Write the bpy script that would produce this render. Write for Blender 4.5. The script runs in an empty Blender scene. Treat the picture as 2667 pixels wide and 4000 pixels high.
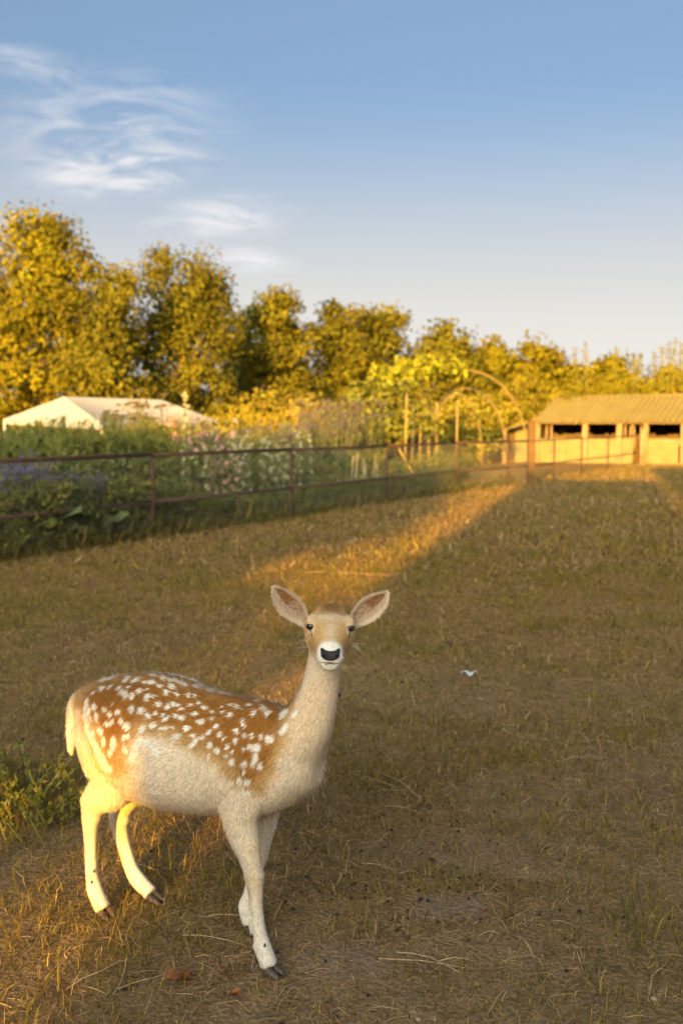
import bpy, bmesh, math, random
import numpy as np
from mathutils import Vector, Matrix, Euler
from mathutils.bvhtree import BVHTree

R = math.radians
sc = bpy.context.scene
COL = sc.collection
random.seed(7)
RNG = np.random.default_rng(11)

# ------------------------------------------------------------------ camera
CAM_Z, PITCH, LENS = 1.63, R(5.0), 35.0
cam = bpy.data.cameras.new('camera')
cam_o = bpy.data.objects.new('camera', cam)
COL.objects.link(cam_o)
cam.lens = LENS
cam.sensor_width = 36.0
cam.clip_start, cam.clip_end = 0.05, 4000.0
cam_o.location = (0, 0, CAM_Z)
cam_o.rotation_euler = (R(90) - PITCH, 0, 0)
cam.dof.use_dof = True
cam.dof.focus_distance = 2.86
cam.dof.aperture_fstop = 3.0
sc.camera = cam_o

# ------------------------------------------------------------------ world, sun, exposure
SUN_EL, SUN_AZ = R(10.0), R(15.0)         # light travels towards +Y, 15 degrees to the right, 10 degrees down
SKY_STRENGTH, SUN_STRENGTH, EXPOSURE = 0.15, 3.6, 2.0
HAZE_COL, CLOUD_COL = (1.44, 1.40, 1.31), (1.50, 1.47, 1.50)

world = bpy.data.worlds.new('World')
sc.world = world
world.use_nodes = True
wn = world.node_tree
WN, WL = wn.nodes, wn.links
bg = WN['Background']
bg.inputs['Strength'].default_value = SKY_STRENGTH
sky = WN.new('ShaderNodeTexSky')
sky.sky_type = 'NISHITA'
sky.sun_disc = False
sky.sun_elevation = SUN_EL
sky.sun_rotation = math.pi + SUN_AZ
sky.air_density = 0.3
sky.dust_density = 10.0
sky.ozone_density = 1.4


def wmath(op, a, b=None, c=None):
    n = WN.new('ShaderNodeMath')
    n.operation = op
    for i, v in enumerate((a, b, c)):
        if v is None:
            continue
        if isinstance(v, (int, float)):
            n.inputs[i].default_value = v
        else:
            WL.new(v, n.inputs[i])
    return n.outputs[0]


def wmix(fac, a, b):
    n = WN.new('ShaderNodeMix')
    n.data_type = 'RGBA'
    for sock, v in ((n.inputs[0], fac), (n.inputs[6], a), (n.inputs[7], b)):
        if isinstance(v, (int, float)):
            sock.default_value = v
        elif isinstance(v, tuple):
            sock.default_value = (*v[:3], 1)
        else:
            WL.new(v, sock)
    return n.outputs[2]


wtc = WN.new('ShaderNodeTexCoord')
wsep = WN.new('ShaderNodeSeparateXYZ')
WL.new(wtc.outputs['Generated'], wsep.inputs[0])
az = wmath('MULTIPLY', wmath('ARCTAN2', wsep.outputs[0], wsep.outputs[1]), 57.2958)
el = wmath('MULTIPLY', wmath('ARCSINE', wsep.outputs[2]), 57.2958)
# low haze round the whole horizon: pale cream, fading upwards, the same in every direction
hr = WN.new('ShaderNodeMapRange')
hr.interpolation_type = 'SMOOTHSTEP'
hr.inputs[1].default_value, hr.inputs[2].default_value = 3.0, 19.0
hr.inputs[3].default_value, hr.inputs[4].default_value = 1.0, 0.0
WL.new(wmath('ABSOLUTE', el), hr.inputs[0])
haze_f = hr.outputs[0]
tn = WN.new('ShaderNodeVectorMath')
tn.operation = 'MULTIPLY'
WL.new(sky.outputs[0], tn.inputs[0])
tn.inputs[1].default_value = (0.94, 1.0, 0.84)          # evening air, a little less blue
hz = WN.new('ShaderNodeVectorMath')
hz.operation = 'MAXIMUM'
WL.new(tn.outputs[0], hz.inputs[0])
hz.inputs[1].default_value = HAZE_COL
col = wmix(haze_f, tn.outputs[0], hz.outputs[0])
# thin cirrus: wind-drawn noise, densest in three streaks, fainter elsewhere
wcomb = WN.new('ShaderNodeCombineXYZ')
WL.new(az, wcomb.inputs[0])
WL.new(el, wcomb.inputs[1])


def streak(caz, cel, la, le, rot):
    m = WN.new('ShaderNodeMapping')
    m.vector_type = 'TEXTURE'
    m.inputs['Location'].default_value = (caz, cel, 0)
    m.inputs['Rotation'].default_value = (0, 0, R(rot))
    m.inputs['Scale'].default_value = (la, le, 1)
    WL.new(wcomb.outputs[0], m.inputs[0])
    d = WN.new('ShaderNodeVectorMath')
    d.operation = 'LENGTH'
    WL.new(m.outputs[0], d.inputs[0])
    mr = WN.new('ShaderNodeMapRange')
    mr.interpolation_type = 'SMOOTHERSTEP'
    mr.inputs[1].default_value, mr.inputs[2].default_value = 1.0, 0.0
    mr.inputs[3].default_value, mr.inputs[4].default_value = 0.0, 1.0
    WL.new(d.outputs['Value'], mr.inputs[0])
    return mr.outputs[0]


def wnoise(scale, rot, sx, sy, detail, rough, dist):
    m = WN.new('ShaderNodeMapping')
    m.inputs['Rotation'].default_value = (0, 0, R(rot))
    m.inputs['Scale'].default_value = (sx, sy, 1)
    WL.new(wcomb.outputs[0], m.inputs[0])
    n = WN.new('ShaderNodeTexNoise')
    n.inputs['Scale'].default_value = scale
    n.inputs['Detail'].default_value = detail
    n.inputs['Roughness'].default_value = rough
    n.inputs['Distortion'].default_value = dist
    WL.new(m.outputs[0], n.inputs['Vector'])
    return n.outputs[0]


mask = None
for args in ((-12.6, 15.4, 9.5, 4.6, 8, .62), (-12.2, 13.7, 7.4, 2.2, 9, 1.35), (-16.5, 18.4, 6.5, 1.3, -4, .5),
             (-6.8, 11.3, 5.8, 2.0, 6, 1.15), (-5.4, 9.1, 4.0, 1.2, -4, 1.0)):
    s_ = wmath('MULTIPLY', streak(*args[:5]), args[5])
    mask = s_ if mask is None else wmath('MAXIMUM', mask, s_)
far_mask = wmath('MULTIPLY', wmath('SUBTRACT', wnoise(0.03, 5, 1, 2.2, 2, .5, .3), 0.56), 3.0)
mask = wmath('MAXIMUM', mask, wmath('MULTIPLY', wmath('MAXIMUM', far_mask, 0.0), wmath('GREATER_THAN', wmath('ABSOLUTE', az), 34.0)))
wis = wnoise(0.42, 14, 0.40, 1.7, 10, 0.63, 1.3)
wis = wmath('MULTIPLY', wmath('MAXIMUM', wmath('SUBTRACT', wis, 0.38), 0.0), 4.2)
cloud_f = wmath('MINIMUM', wmath('MULTIPLY', mask, wis), 0.85)
col = wmix(cloud_f, col, CLOUD_COL)
WL.new(col, bg.inputs['Color'])

sun = bpy.data.lights.new('sun', 'SUN')
sun_o = bpy.data.objects.new('sun', sun)
COL.objects.link(sun_o)
sun.energy = SUN_STRENGTH
sun.angle = R(0.5)
sun.color = (1.0, 0.54, 0.05)
SUN_D = Vector((math.sin(SUN_AZ) * math.cos(SUN_EL), math.cos(SUN_AZ) * math.cos(SUN_EL), -math.sin(SUN_EL)))
sun_o.rotation_euler = SUN_D.to_track_quat('-Z', 'Y').to_euler()

sc.view_settings.view_transform = 'Standard'
sc.view_settings.look = 'None'
sc.view_settings.exposure = EXPOSURE
sc.view_settings.gamma = 1.0
sc.view_settings.use_curve_mapping = False
sc.cycles.max_bounces = 6
sc.cycles.diffuse_bounces = 3
sc.cycles.transparent_max_bounces = 8
sc.cycles.use_denoising = True


# ------------------------------------------------------------------ helpers
def mat(name, base=(.5, .5, .5), rough=.85, attr=None, noise=None, bump=None, spec=.2, sheen=0.0, trans=0.0, wave=None):
    """Principled material. attr: colour attribute to read; noise: (scale, amount, detail) value variation; bump: (scale, distance)."""
    m = bpy.data.materials.new(name)
    m.use_nodes = True
    nt = m.node_tree
    N, L = nt.nodes, nt.links
    p = N['Principled BSDF']
    p.inputs['Roughness'].default_value = rough
    p.inputs['Specular IOR Level'].default_value = spec
    p.inputs['Sheen Weight'].default_value = sheen
    if attr:
        a = N.new('ShaderNodeAttribute')
        a.attribute_name = attr
        c = a.outputs['Color']
    else:
        rgb = N.new('ShaderNodeRGB')
        rgb.outputs[0].default_value = (*base, 1)
        c = rgb.outputs[0]
    tc = N.new('ShaderNodeTexCoord')
    if noise:
        n = N.new('ShaderNodeTexNoise')
        n.inputs['Scale'].default_value = noise[0]
        n.inputs['Detail'].default_value = noise[2] if len(noise) > 2 else 5
        L.new(tc.outputs['Object'], n.inputs['Vector'])
        mr = N.new('ShaderNodeMapRange')
        mr.inputs[1].default_value, mr.inputs[2].default_value = .25, .75
        mr.inputs[3].default_value, mr.inputs[4].default_value = 1 - noise[1], 1 + noise[1]
        L.new(n.outputs[0], mr.inputs[0])
        mx = N.new('ShaderNodeMix')
        mx.data_type = 'RGBA'
        mx.blend_type = 'MULTIPLY'
        mx.inputs[0].default_value = 1
        L.new(c, mx.inputs[6])
        L.new(mr.outputs[0], mx.inputs[7])
        c = mx.outputs[2]
    L.new(c, p.inputs['Base Color'])
    if bump:
        n2 = N.new('ShaderNodeTexNoise')
        n2.inputs['Scale'].default_value = bump[0]
        n2.inputs['Detail'].default_value = 6
        L.new(tc.outputs['Object'], n2.inputs['Vector'])
        b = N.new('ShaderNodeBump')
        b.inputs['Distance'].default_value = bump[1]
        b.inputs['Strength'].default_value = .8
        L.new(n2.outputs[0], b.inputs['Height'])
        L.new(b.outputs[0], p.inputs['Normal'])
    if trans:
        t = N.new('ShaderNodeBsdfTranslucent')
        L.new(c, t.inputs['Color'])
        ms = N.new('ShaderNodeMixShader')
        ms.inputs[0].default_value = trans
        L.new(p.outputs[0], ms.inputs[1])
        L.new(t.outputs[0], ms.inputs[2])
        L.new(ms.outputs[0], N['Material Output'].inputs['Surface'])
    return m


def np_mesh(name, V, F, colors=None, attr='tint', smooth=False, normals=None):
    """Mesh from numpy arrays; F is a list of index arrays, one per face size (n,3) or (n,4)."""
    me = bpy.data.meshes.new(name)
    V = np.ascontiguousarray(V, dtype=np.float32)
    if not isinstance(F, list):
        F = [F]
    F = [np.asarray(f, dtype=np.int32) for f in F if len(f)]
    loops = np.concatenate([f.ravel() for f in F])
    sizes = np.concatenate([np.full(len(f), f.shape[1], dtype=np.int32) for f in F])
    starts = np.concatenate([[0], np.cumsum(sizes)[:-1]]).astype(np.int32)
    me.vertices.add(len(V))
    me.vertices.foreach_set('co', V.ravel())
    me.loops.add(len(loops))
    me.loops.foreach_set('vertex_index', loops)
    me.polygons.add(len(sizes))
    me.polygons.foreach_set('loop_start', starts)
    me.update(calc_edges=True)
    if smooth:
        me.polygons.foreach_set('use_smooth', np.ones(len(sizes), dtype=bool))
    if colors is not None:
        ca = me.color_attributes.new(attr, 'FLOAT_COLOR', 'POINT')
        c4 = np.ones((len(V), 4), dtype=np.float32)
        c4[:, :3] = colors
        ca.data.foreach_set('color', c4.ravel())
    if normals is not None:
        me.normals_split_custom_set_from_vertices(np.asarray(normals, dtype=np.float32))
    me.update()
    return me


def link(name, me, m=None, parent=None):
    o = bpy.data.objects.new(name, me)
    COL.objects.link(o)
    if m is not None and me is not None and not me.materials:
        me.materials.append(m)
    if parent is not None:
        o.parent = parent
    return o


def tag(o, label=None, cat=None, group=None, kind=None):
    for k, v in (('label', label), ('category', cat), ('group', group), ('kind', kind)):
        if v:
            o[k] = v
    return o


def empty(name, loc=(0, 0, 0), rz=0.0, **kw):
    o = bpy.data.objects.new(name, None)
    o.empty_display_size = .2
    COL.objects.link(o)
    o.location = loc
    o.rotation_euler = (0, 0, rz)
    return tag(o, **kw)


class MB:
    """Collects boxes, tubes, prisms into one mesh."""
    def __init__(self):
        self.V, self.F = [], []

    def add(self, V, F):
        k = len(self.V)
        self.V += [tuple(v) for v in V]
        self.F += [tuple(i + k for i in f) for f in F]
        return self

    def box(self, c, s, rot=None):
        V = []
        for z in (-1, 1):
            for x, y in ((-1, -1), (1, -1), (1, 1), (-1, 1)):
                v = Vector((x * s[0] / 2, y * s[1] / 2, z * s[2] / 2))
                if rot is not None:
                    v = rot @ v
                V.append(v + Vector(c))
        return self.add(V, [(3, 2, 1, 0), (4, 5, 6, 7), (0, 1, 5, 4), (1, 2, 6, 5), (2, 3, 7, 6), (3, 0, 4, 7)])

    def bar(self, p, q, w, h=None):
        """square bar from p to q"""
        p, q = Vector(p), Vector(q)
        d = (q - p)
        return self.box((p + q) / 2, (w, h or w, d.length), d.to_track_quat('Z', 'Y').to_matrix())

    def tube(self, pts, r, n=8, cap=True):
        pts = [Vector(p) for p in pts]
        rs = r if isinstance(r, (list, tuple)) else [r] * len(pts)
        rings = []
        up = None
        for i, p in enumerate(pts):
            d = (pts[min(i + 1, len(pts) - 1)] - pts[max(i - 1, 0)]).normalized()
            if up is None:
                up = d.orthogonal().normalized()
            up = (up - d * up.dot(d)).normalized()
            sd = d.cross(up)
            rings.append([p + (up * math.cos(t) + sd * math.sin(t)) * rs[i] for t in [2 * math.pi * j / n for j in range(n)]])
        V = [v for ring in rings for v in ring]
        F = [(i * n + j, i * n + (j + 1) % n, (i + 1) * n + (j + 1) % n, (i + 1) * n + j) for i in range(len(pts) - 1) for j in range(n)]
        if cap:
            F += [tuple(range(n - 1, -1, -1)), tuple((len(pts) - 1) * n + j for j in range(n))]
        return self.add(V, F)

    def build(self, name, m, parent=None, smooth=False):
        me = bpy.data.meshes.new(name)
        me.from_pydata(self.V, [], self.F)
        if smooth:
            for p in me.polygons:
                p.use_smooth = True
        return link(name, me, m, parent)


def vnoise(P, seed=0):
    """cheap smooth value noise, P (n,2) or (n,3) -> (n,) in 0..1"""
    P = np.asarray(P, dtype=np.float64)
    if P.shape[1] == 2:
        P = np.column_stack([P, np.zeros(len(P))])
    I = np.floor(P).astype(np.int64)
    f = P - I
    f = f * f * (3 - 2 * f)
    out = np.zeros(len(P))
    for dx in (0, 1):
        for dy in (0, 1):
            for dz in (0, 1):
                h = (I[:, 0] + dx) * 374761393 + (I[:, 1] + dy) * 668265263 + (I[:, 2] + dz) * 2147483647 + seed * 974711
                h = (h ^ (h >> 13)) * 1274126177
                h = ((h ^ (h >> 16)) & 0xffff) / 65535.0
                w = (f[:, 0] if dx else 1 - f[:, 0]) * (f[:, 1] if dy else 1 - f[:, 1]) * (f[:, 2] if dz else 1 - f[:, 2])
                out += h * w
    return out


def fbm(P, seed=0, octv=4, gain=.5):
    P = np.asarray(P, dtype=np.float64)
    s, a, t = 0.0, 1.0, 0.0
    for i in range(octv):
        s = s + a * vnoise(P * 2 ** i + 17.3 * i, seed + i)
        t += a
        a *= gain
    return s / t


def sstep(x, a, b):
    t = np.clip((x - a) / (b - a), 0, 1)
    return t * t * (3 - 2 * t)


def mixc(c, new, w):
    return c * (1 - w[:, None]) + np.asarray(new)[None, :] * w[:, None]


def view_dir(x, y):
    """direction of a point of the photograph (2667 x 4000), for surveying where things stand"""
    f = LENS / 36 * 4000
    u, v = (x - 1333.5) / f, -(y - 2000) / f
    return Vector((u, math.cos(PITCH) + v * math.sin(PITCH), -math.sin(PITCH) + v * math.cos(PITCH)))


def at(x, y, Y):
    d = view_dir(x, y)
    return Vector((0, 0, CAM_Z)) + d * (Y / d.y)
# ------------------------------------------------------------------ ground
def ground_h(x, y):
    P = np.column_stack([x, y])
    h = (fbm(P * .7, 2, 3) - .5) * .05 + (fbm(P * 4.0, 6, 3) - .5) * .018
    r = np.hypot(x + .48, y - 3.1)
    return h * (.25 + .75 * sstep(r, .4, 1.6)) * (1 - .85 * sstep(np.hypot(x, y), 30, 60))


BARE = [(1752, 3545, .17, .11), (1335, 3765, .20, .13), (950, 3980, .12, .06), (1940, 3330, .5, .25), (2230, 3110, .6, .4)]


def ground_pt(x, y):
    d = view_dir(x, y)
    t = -CAM_Z / d.z
    return (d.x * t, d.y * t)


BARE_W = [(*ground_pt(x, y), rx, ry) for x, y, rx, ry in BARE]


def patches(x, y):
    """bare soil and green weights of the paddock, 0..1"""
    P = np.column_stack([x, y])
    j = (fbm(P * 5, 61, 3) - .5) * .6
    bare = sstep(fbm(P * .55, 31, 4), .52, .62) * .5
    bare *= sstep(-y, -9, -4.5)
    for i, (bx, by, rx, ry) in enumerate(BARE_W):
        d = np.hypot((x - bx) / rx, (y - by) / ry) + j
        w = sstep(-d, -1.15, -.7)
        bare = np.maximum(bare, w * (1.0 if i < 3 else .6))
    green = sstep(fbm(P * .8 + 9, 77, 4), .46, .62)
    green = np.maximum(green * .85, .85 * sstep(fbm(P * 2.6 + 3, 79, 3), .56, .68))
    green = green * (.55 + .25 * sstep(y, 4.5, 9) - .3 * sstep(y, 9, 14))
    return bare, green


m_ground = bpy.data.materials.new('dry paddock soil')
m_ground.use_nodes = True
_N, _L = m_ground.node_tree.nodes, m_ground.node_tree.links
_p = _N['Principled BSDF']
_p.inputs['Roughness'].default_value = .95
_p.inputs['Specular IOR Level'].default_value = .1
_a = _N.new('ShaderNodeAttribute')
_a.attribute_name = 'tint'
_tc = _N.new('ShaderNodeTexCoord')
_c = _a.outputs['Color']
for sc_, lo, hi, det in ((70, .55, 1.45, 9), (9, .75, 1.25, 6), (.6, .85, 1.15, 4)):
    n_ = _N.new('ShaderNodeTexNoise')
    n_.inputs['Scale'].default_value = sc_
    n_.inputs['Detail'].default_value = det
    n_.inputs['Roughness'].default_value = .65
    _L.new(_tc.outputs['Object'], n_.inputs['Vector'])
    r_ = _N.new('ShaderNodeMapRange')
    r_.inputs[1].default_value, r_.inputs[2].default_value = .3, .7
    r_.inputs[3].default_value, r_.inputs[4].default_value = lo, hi
    _L.new(n_.outputs[0], r_.inputs[0])
    x_ = _N.new('ShaderNodeMix')
    x_.data_type = 'RGBA'
    x_.blend_type = 'MULTIPLY'
    x_.inputs[0].default_value = 1
    _L.new(_c, x_.inputs[6])
    _L.new(r_.outputs[0], x_.inputs[7])
    _c = x_.outputs[2]
_L.new(_c, _p.inputs['Base Color'])
n_ = _N.new('ShaderNodeTexNoise')
n_.inputs['Scale'].default_value = 55
n_.inputs['Detail'].default_value = 8
_L.new(_tc.outputs['Object'], n_.inputs['Vector'])
b_ = _N.new('ShaderNodeBump')
b_.inputs['Distance'].default_value = .02
b_.inputs['Strength'].default_value = .9
_L.new(n_.outputs[0], b_.inputs['Height'])
_L.new(b_.outputs[0], _p.inputs['Normal'])

SOIL = np.array([.25, .163, .100])
THATCH = np.array([.28, .170, .072])
GREENG = np.array([.17, .13, .026])


def graded(lo, hi, c, n, k):
    t = np.linspace(-1, 1, n)
    s = np.sinh(t * k) / np.sinh(k)
    return np.where(s < 0, c + s * (c - lo), c + s * (hi - c))


gx, gy = graded(-900, 900, 0, 260, 6.6), graded(-500, 2600, 5, 300, 6.6)
GX, GY = np.meshgrid(gx, gy)
gxr, gyr = GX.ravel(), GY.ravel()
gz = ground_h(gxr, gyr)
bare, green = patches(gxr, gyr)
gc = np.tile(THATCH * .9, (len(gxr), 1))
gc = mixc(gc, GREENG, green * .55)
gc = mixc(gc, SOIL, bare)
gc = mixc(gc, np.array([.275, .160, .040]), sstep(gyr, 3.5, 11) * .8)
nx, ny = len(gx), len(gy)
ii = (np.arange(ny - 1)[:, None] * nx + np.arange(nx - 1)[None, :]).ravel()
ground = link('ground', np_mesh('ground', np.column_stack([gxr, gyr, gz]), np.column_stack([ii, ii + 1, ii + 1 + nx, ii + nx]), gc, smooth=True), m_ground)
ground['kind'] = 'structure'

# ------------------------------------------------------------------ foliage tools
m_leaf = mat('leaves', attr='tint', rough=.8, spec=.06, trans=.12)
m_petal = mat('petals', attr='tint', rough=.7, spec=.15, trans=.25)
m_bark = mat('bark', (.13, .085, .05), .9, noise=(6, .35), bump=(14, .03))
m_stem = mat('green stems', (.17, .16, .05), .8, noise=(20, .25))


class Leaves:
    """many leaf-sized faces, each folded along its midrib"""
    def __init__(self, seed):
        self.r = np.random.default_rng(seed)
        self.V, self.C, self.n = [], [], 0

    def add(self, P, size, color, aspect=.5, up=None, droop=0.0, jit=.25, spread=1.0, face=None):
        n = len(P)
        r = self.r
        D = r.normal(0, 1, (n, 3)) * spread
        if up is not None:
            D = D + np.asarray(up)
        D[:, 2] -= droop
        D /= np.linalg.norm(D, axis=1)[:, None]
        if face is not None:                      # leaves of a clump mostly face outwards
            Fc = face + r.normal(0, .45, (n, 3))
            Fc /= np.linalg.norm(Fc, axis=1)[:, None] + 1e-9
            D = D - Fc * np.sum(D * Fc, axis=1)[:, None]
            D /= np.linalg.norm(D, axis=1)[:, None] + 1e-9
            Nn = Fc
        else:
            Nn = np.cross(D, r.normal(0, 1, (n, 3)))
        Nn /= np.linalg.norm(Nn, axis=1)[:, None] + 1e-9
        s = (np.asarray(size) * r.uniform(.65, 1.3, n))[:, None]
        la = np.cross(D, Nn) * s * aspect * .5
        mid = P + D * s * .45 + Nn * s * .07
        self.V.append(np.stack([P, mid - la, P + D * s, mid + la], 1))
        c = np.asarray(color)
        c = np.tile(c, (n, 1)) if c.ndim == 1 else c
        c = c * r.normal(1, jit, n).clip(.45, 1.6)[:, None]
        c = c * (1 + r.normal(0, .06, (n, 3)))
        self.C.append(np.repeat(np.clip(c, .004, .9)[:, None, :], 4, 1))
        self.n += n
        return self

    def mesh(self, name):
        V = np.concatenate(self.V).reshape(-1, 3)
        C = np.concatenate(self.C).reshape(-1, 3)
        k = np.arange(self.n)[:, None] * 4
        return np_mesh(name, V, np.concatenate([np.concatenate([k, k + 1, k + 2], 1), np.concatenate([k, k + 2, k + 3], 1)]), C)


def crown_points(blobs, n, r, clumps=140, cr=.42, shell=.55):
    """points of a crown: clumps spread through ellipsoid blobs (x,y,z,rx,ry,rz), thinner inside"""
    vol = np.array([b[3] * b[4] * b[5] for b in blobs]) ** .8
    k = r.choice(len(blobs), clumps, p=vol / vol.sum())
    B_ = np.array(blobs)[k]
    d = r.normal(0, 1, (clumps, 3))
    d /= np.linalg.norm(d, axis=1)[:, None]
    rad = shell + (1 - shell) * r.random(clumps) ** .6
    inner = r.random(clumps) < .22
    rad = np.where(inner, r.random(clumps) * shell, rad)
    C = B_[:, :3] + d * rad[:, None] * B_[:, 3:6]
    j = r.integers(0, clumps, n)
    q = np.clip(r.normal(0, 1, (n, 3)), -1.7, 1.7) * np.array([1, 1, .72]) * cr * r.uniform(.6, 1.25, clumps)[j][:, None]
    return C[j] + q, C, j


def make_tree(label, base, blobs, n, leaf, color, clumps=140, cr=.42, seed=1, trunk_r=.2, cat='tree', group=None, name='tree', shell=.55, limbs=9, forks=1):
    r = np.random.default_rng(seed)
    base = np.array(base, float)
    root = empty(name, tuple(base), 0, label=label, cat=cat, group=group)
    P, C, j = crown_points(blobs, n, r, clumps, cr, shell)
    tone = r.normal(1, .22, clumps).clip(.5, 1.6)
    col = np.asarray(color)[None] * tone[j][:, None]
    cen = np.array([np.mean([b[0] for b in blobs]), np.mean([b[1] for b in blobs]), 0])
    fc = P - C[j]
    fc /= np.linalg.norm(fc, axis=1)[:, None] + 1e-9
    fo = C[j] - cen
    fo[:, 2] = .3
    fo /= np.linalg.norm(fo, axis=1)[:, None] + 1e-9
    lv = Leaves(seed + 50).add(P, leaf, col, .7, up=(0, 0, -.2), jit=.12, face=fc + fo * .5)
    o = link('crown', lv.mesh('crown'), m_leaf, root)
    top = max(b[2] + b[5] for b in blobs)
    mb = MB()
    lean = r.normal(0, .25, 2)
    pts = [(0, 0, -.1), (lean[0] * .3, lean[1] * .3, top * .3), (lean[0] * .7, lean[1] * .7, top * .55), (lean[0], lean[1], top * .82)]
    mb.tube(pts, [trunk_r * 1.25, trunk_r, trunk_r * .7, trunk_r * .2], 9)
    for q in range(limbs):
        b = blobs[q % len(blobs)]
        z0 = top * r.uniform(.18, .55)
        e = np.array([b[0] + r.normal(0, .4) * b[3], b[1] + r.normal(0, .4) * b[4], b[2] + r.uniform(-.1, .6) * b[5]])
        s_ = np.array([lean[0] * z0 / top, lean[1] * z0 / top, z0])
        if e[2] < z0:
            e[2] = z0 + .5
        m1 = s_ * .5 + e * .5 + np.array([0, 0, -.06 * top * r.random()])
        mb.tube([tuple(s_), tuple(m1), tuple(e)], [trunk_r * .42, trunk_r * .28, trunk_r * .07], 6)
    mb.build('trunk', m_bark, root, True)
    return root


def copy_tree(o, loc, rz=0.0, scale=1.0, label=None):
    c = o.copy()
    COL.objects.link(c)
    c.location = loc
    c.rotation_euler = (0, 0, rz)
    c.scale = (scale, scale, scale)
    if label:
        c['label'] = label
    for ch in list(o.children):
        k = ch.copy()
        COL.objects.link(k)
        k.parent = c
        for g in list(ch.children):
            kk = g.copy()
            COL.objects.link(kk)
            kk.parent = k
    return c


def D(x, y, Y):
    """survey point from the half-size sheet (1568 wide) at distance Y"""
    return at(x * 2667 / 1568, y * 4000 / 2352, Y)


# ------------------------------------------------------------------ trees behind the garden
GOLD = (.150, .120, .006)
OLIVE = (.120, .101, .008)
DEEP = (.06, .062, .014)


def tree_at(label, px, top, Y, hw, n, seed, color=GOLD, low=.12, leaf=.19, clumps=150, cr=.45, blobs=None, trunk_r=.18, limbs=9, shell=.55):
    c = D(px, 976, Y)
    h = D(px, top, Y).z
    w = hw / 2287 * Y
    r = np.random.default_rng(seed)
    if blobs is None:
        blobs = []
        nb = 11
        for i in range(nb):
            t = (i + .5) / nb
            zz = h * (low + (1 - low) * t)
            env = math.sin(math.pi * min(1, .16 + .80 * t)) ** .55
            a = r.uniform(0, 6.28)
            off = w * env * .42
            rx = w * env * r.uniform(.58, .76)
            rz = min(h * .15, h - zz + .02 * h)
            blobs.append((off * math.cos(a), off * math.sin(a), min(zz, h - rz), rx, rx, rz))
    else:
        blobs = [(x * w, y * w, z * h, a * w, a * w, b * h) for x, y, z, a, b in blobs]
    leaf *= max(1.0, Y / 46) ** 1.5
    return make_tree(label, (c.x, c.y, 0), blobs, n, leaf, color, clumps, cr, seed, trunk_r, limbs=limbs, shell=shell)


tree_at('tall golden green tree, the highest, behind the left end of the white tent', 105, 468, 42, 150, 27000, 101, GOLD, clumps=260, cr=.40, trunk_r=.24, limbs=16, shell=.45,
        blobs=[(0, 0, .86, .62, .13), (-.35, .2, .72, .62, .14), (.38, -.1, .74, .55, .13), (0, -.2, .58, .8, .13), (-.6, 0, .46, .6, .13), (.55, .1, .48, .62, .13), (0, 0, .32, .9, .12), (-.6, 0, .2, .6, .1), (.6, 0, .2, .65, .1)])
tree_at('golden green tree standing just left of the highest tree behind the tent', -75, 545, 45, 120, 16200, 102, GOLD, clumps=150)
tree_at('leafy olive tree between the highest tree and its round dark neighbour behind the tent', 262, 600, 40, 128, 18000, 103, OLIVE, low=.06, clumps=170, cr=.40)
tree_at('golden tree with a split crown behind the right end of the white tent', 428, 556, 44, 124, 23400, 104, OLIVE, low=.06, clumps=210, cr=.40, trunk_r=.22, limbs=14,
        blobs=[(-.30, 0, .86, .50, .12), (.42, .1, .83, .42, .12), (0, .2, .72, .85, .14), (.5, 0, .62, .5, .12), (-.4, 0, .55, .6, .13), (.2, 0, .42, .85, .13), (-.2, .1, .26, .95, .13), (.4, 0, .14, .6, .1)])
tree_at('dark narrow tree in the gap beside the split crowned golden tree', 560, 735, 56, 50, 11700, 105, DEEP, low=.04, clumps=110, cr=.42)
tree_at('sparse golden tree with sky showing through above the yellow shrubs', 650, 676, 50, 96, 13500, 106, OLIVE, low=.30, clumps=120, cr=.42)
tree_at('rounded golden green tree beside the sparse tree', 772, 698, 53, 98, 16200, 107, OLIVE, low=.10, clumps=150)
tree_at('dense olive green tree above the vine covered hoops', 880, 714, 56, 104, 16200, 108, OLIVE, low=.06, clumps=150)
tree_at('broad golden green tree behind the bare hoops', 1020, 750, 58, 112, 16200, 109, OLIVE, low=.05, clumps=160)
tree_at('low golden tree between the bare hoops and the stable roof', 1130, 790, 60, 84, 10800, 110, GOLD, low=.05, clumps=110)
tree_at('round topped golden tree rising over the near end of the stable roof', 1235, 784, 62, 112, 16200, 111, GOLD, low=.05, clumps=150)
tree_at('low yellow green tree behind the middle of the stable roof', 1370, 824, 58, 108, 12600, 112, GOLD, low=.05, clumps=120)
tree_at('low yellow green tree behind the far part of the stable roof', 1520, 846, 56, 108, 12600, 113, GOLD, low=.05, clumps=120)

tree_at('golden tree second to the left of the highest tree behind the tent', -260, 560, 47, 125, 9000, 114, OLIVE, clumps=140)
tree_at('outermost golden tree at the open end of the tree line', -450, 600, 49, 130, 8000, 115, GOLD, clumps=130)
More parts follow.
